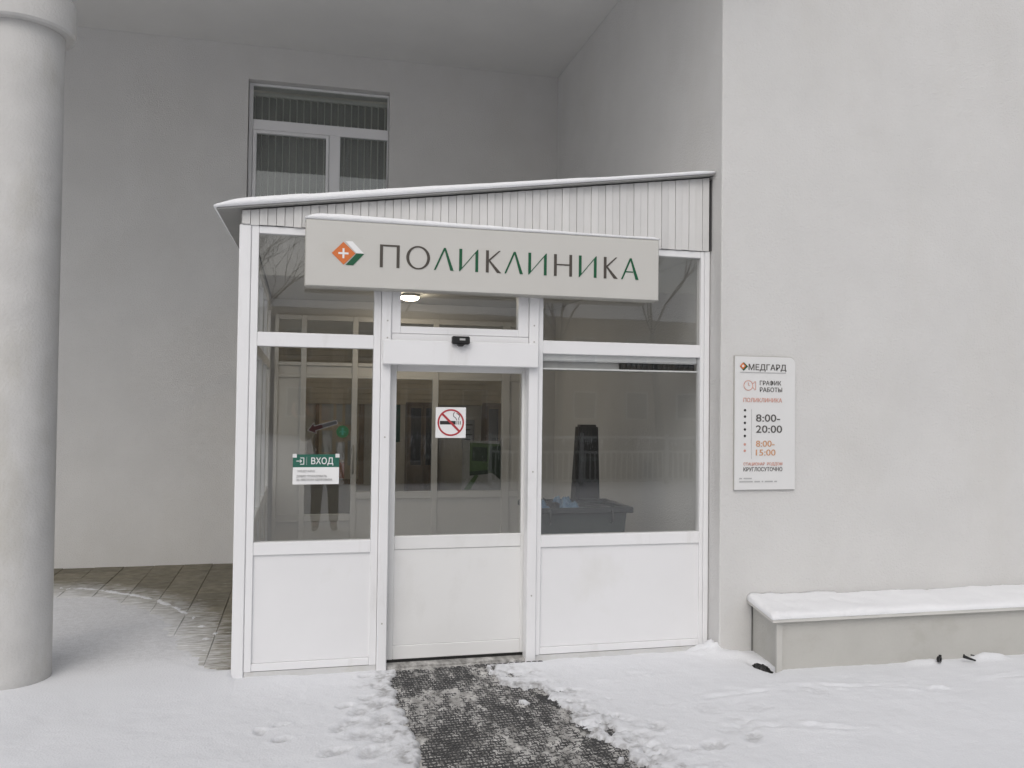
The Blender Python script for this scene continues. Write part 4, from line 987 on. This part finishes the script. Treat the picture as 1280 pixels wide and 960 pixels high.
# bare brown hedge behind the railing: a mass of twigs
rr = random.Random(5); V_ = []; F_ = []
for i in range(5200):
    x = rr.uniform(1.0, 20); y = -13.6-rr.random()*1.6; h = rr.uniform(.5, 1.45); w_ = rr.uniform(.008, .022); dx, dy = rr.uniform(-.35, .35), rr.uniform(-.3, .3)
    b0_ = len(V_)
    for zz, ww in ((-.05, w_), (h*.6, w_*.7), (h, w_*.2)):
        t = zz/h if h else 0
        for k in range(3): V_.append((x+dx*t+ww*math.cos(k*2.094), y+dy*t+ww*math.sin(k*2.094), zz))
    for r in range(2):
        for k in range(3): F_.append((b0_+r*3+k, b0_+r*3+(k+1) % 3, b0_+(r+1)*3+(k+1) % 3, b0_+(r+1)*3+k))
me = bpy.data.meshes.new('bare_hedge'); me.from_pydata(V_, [], F_); me.materials.append(m_bark)
o = bpy.data.objects.new('bare_hedge', me); COL.objects.link(o); o['kind'] = 'stuff'; tag(o, 'bare brown hedge of thin twigs behind the white street railing', 'hedge')

# the photographer, mirrored in the panes
PX, PY = .36, -6.62
per = thing('person', 'person in dark jacket and trousers holding up a phone, mirrored in the glass', 'person', (PX, PY, 0))
m_skin = mat('skin', (.46, .27, .20), .55, .05, 20); m_jacket = mat('jacket_cloth', (.06, .055, .05), .85, .15, 30); m_trous = mat('trouser_cloth', (.07, .068, .065), .9, .15, 30)
m_hair = mat('cap_wool', (.05, .05, .055), .95, .2, 60); m_boot = mat('boot_leather', (.02, .018, .016), .5, .2, 30)
def skin(name, verts, edges, root, mt, sub=2):
    me = bpy.data.meshes.new(name); me.from_pydata([v[0] for v in verts], edges, []); me.materials.append(mt)
    o = bpy.data.objects.new(name, me); COL.objects.link(o); o.parent = per
    md = o.modifiers.new('skin', 'SKIN'); md.use_smooth_shade = True
    sl = me.skin_vertices[0].data
    for i, v in enumerate(verts):
        r = v[1]; sl[i].radius = r if isinstance(r, tuple) else (r, r)
    sl[root].use_root = True
    sb = o.modifiers.new('sub', 'SUBSURF'); sb.levels = sub; sb.render_levels = sub
    return o
def chain(V, E, start, pts):
    for p in pts:
        V.append(p); E.append((start, len(V)-1)); start = len(V)-1
    return start
# phone position in the person's own space
HX, HY, HZ = -PX, -6.17-PY, 1.80
V = [((0, 0, .98), (.15, .10))]; E = []
ch = chain(V, E, 0, [((0, 0, 1.15), (.14, .10)), ((0, .01, 1.36), (.16, .11)), ((0, .01, 1.50), (.12, .08)), ((-.01, .02, 1.58), .055), ((-.02, .035, 1.66), .07), ((-.025, .05, 1.75), (.078, .095)), ((-.025, .045, 1.84), (.062, .075))])
chest = 3
for sd_ in (-1, 1):
    k = chain(V, E, 0, [((sd_*.10, 0, .88), .095), ((sd_*.115, .01, .50), .062), ((sd_*.12, -.01, .28), .058), ((sd_*.125, 0, .09), .045), ((sd_*.14, .12, .05), .04)])
    hx = HX+sd_*.085
    k = chain(V, E, chest, [((sd_*.20, .01, 1.50), .065), ((sd_*.27-.02, .12, 1.32), .05), ((hx*.5+sd_*.12, .28, 1.45), .042), ((hx+sd_*.012, HY-.085, HZ-.10), .028), ((hx+sd_*.012, HY-.05, HZ-.045), (.035, .016))])
    palm = k
    for q in range(4):
        dz = .035-.024*q
        chain(V, E, palm, [((hx+sd_*.008, HY-.012, HZ+dz-.01), .0095), ((hx-sd_*.004, HY+.016, HZ+dz), .009), ((hx-sd_*(.028-.004*q), HY+.020, HZ+dz), .0075)])
    chain(V, E, palm, [((hx-sd_*.01, HY-.05, HZ-.03), .011), ((hx-sd_*.025, HY-.022, HZ-.005), .009)])
body = skin('body', V, E, 0, m_skin)
bm = bmesh.new()    # nose, ears and eyes
bmesh.ops.create_cone(bm, cap_ends=True, segments=8, radius1=.016, radius2=.006, depth=.04, matrix=Matrix.Translation((-.025, .145, 1.735)) @ Matrix.Rotation(R(-60), 4, 'X'))
for sd_ in (-1, 1): bmesh.ops.create_uvsphere(bm, u_segments=8, v_segments=6, radius=.022, matrix=Matrix.Translation((-.025+sd_*.08, .045, 1.74)) @ Matrix.Diagonal((.4, .8, 1.4, 1)))
o = obj('face', bm, m_skin, None); o.parent = per
bm = bmesh.new()
for sd_ in (-1, 1): bmesh.ops.create_uvsphere(bm, u_segments=8, v_segments=6, radius=.011, matrix=Matrix.Translation((-.025+sd_*.032, .132, 1.768)))
o = obj('eyes', bm, m_blackpl, None); o.parent = per
V = [((0, 0, .84), (.19, .14))]; E = []
ch = chain(V, E, 0, [((0, 0, 1.0), (.185, .14)), ((0, 0, 1.16), (.175, .135)), ((0, .01, 1.36), (.19, .14)), ((0, .01, 1.51), (.14, .10)), ((-.005, .02, 1.575), .075)])
for sd_ in (-1, 1):
    hx = HX+sd_*.085
    chain(V, E, 3, [((sd_*.21, .01, 1.49), .085), ((sd_*.275-.02, .12, 1.31), .068), ((hx*.5+sd_*.125, .28, 1.44), .056), ((hx+sd_*.014, HY-.10, HZ-.125), .042)])
skin('jacket', V, E, 0, m_jacket)
V = [((0, 0, .96), (.165, .12))]; E = []
for sd_ in (-1, 1): chain(V, E, 0, [((sd_*.10, 0, .84), .115), ((sd_*.118, .01, .50), .085), ((sd_*.122, -.01, .28), .078), ((sd_*.125, 0, .10), .076)])
skin('trousers', V, E, 0, m_trous)
for sd_ in (-1, 1):
    V = [((sd_*.125, -.02, .13), .062)]; E = []
    chain(V, E, 0, [((sd_*.127, -.01, .05), .058), ((sd_*.135, .08, .04), (.05, .04)), ((sd_*.142, .17, .032), (.045, .03))]); skin('boot', V, E, 0, m_boot)
bm = bmesh.new(); bmesh.ops.create_uvsphere(bm, u_segments=20, v_segments=12, radius=.1, matrix=Matrix.Translation((-.025, .035, 1.815)) @ Matrix.Diagonal((.95, 1.12, .95, 1)))
bmesh.ops.delete(bm, geom=[v for v in bm.verts if v.co.z < 1.785], context='VERTS'); o = obj('knit_cap', bm, m_hair, None, True); o.parent = per
ph = thing('phone', 'dark phone held up in both hands by the mirrored person', 'phone', (0, -6.165, 1.80))
box('body', m_blackpl, ph, -.08, .08, -6.170, -6.161, 1.762, 1.838, .003)
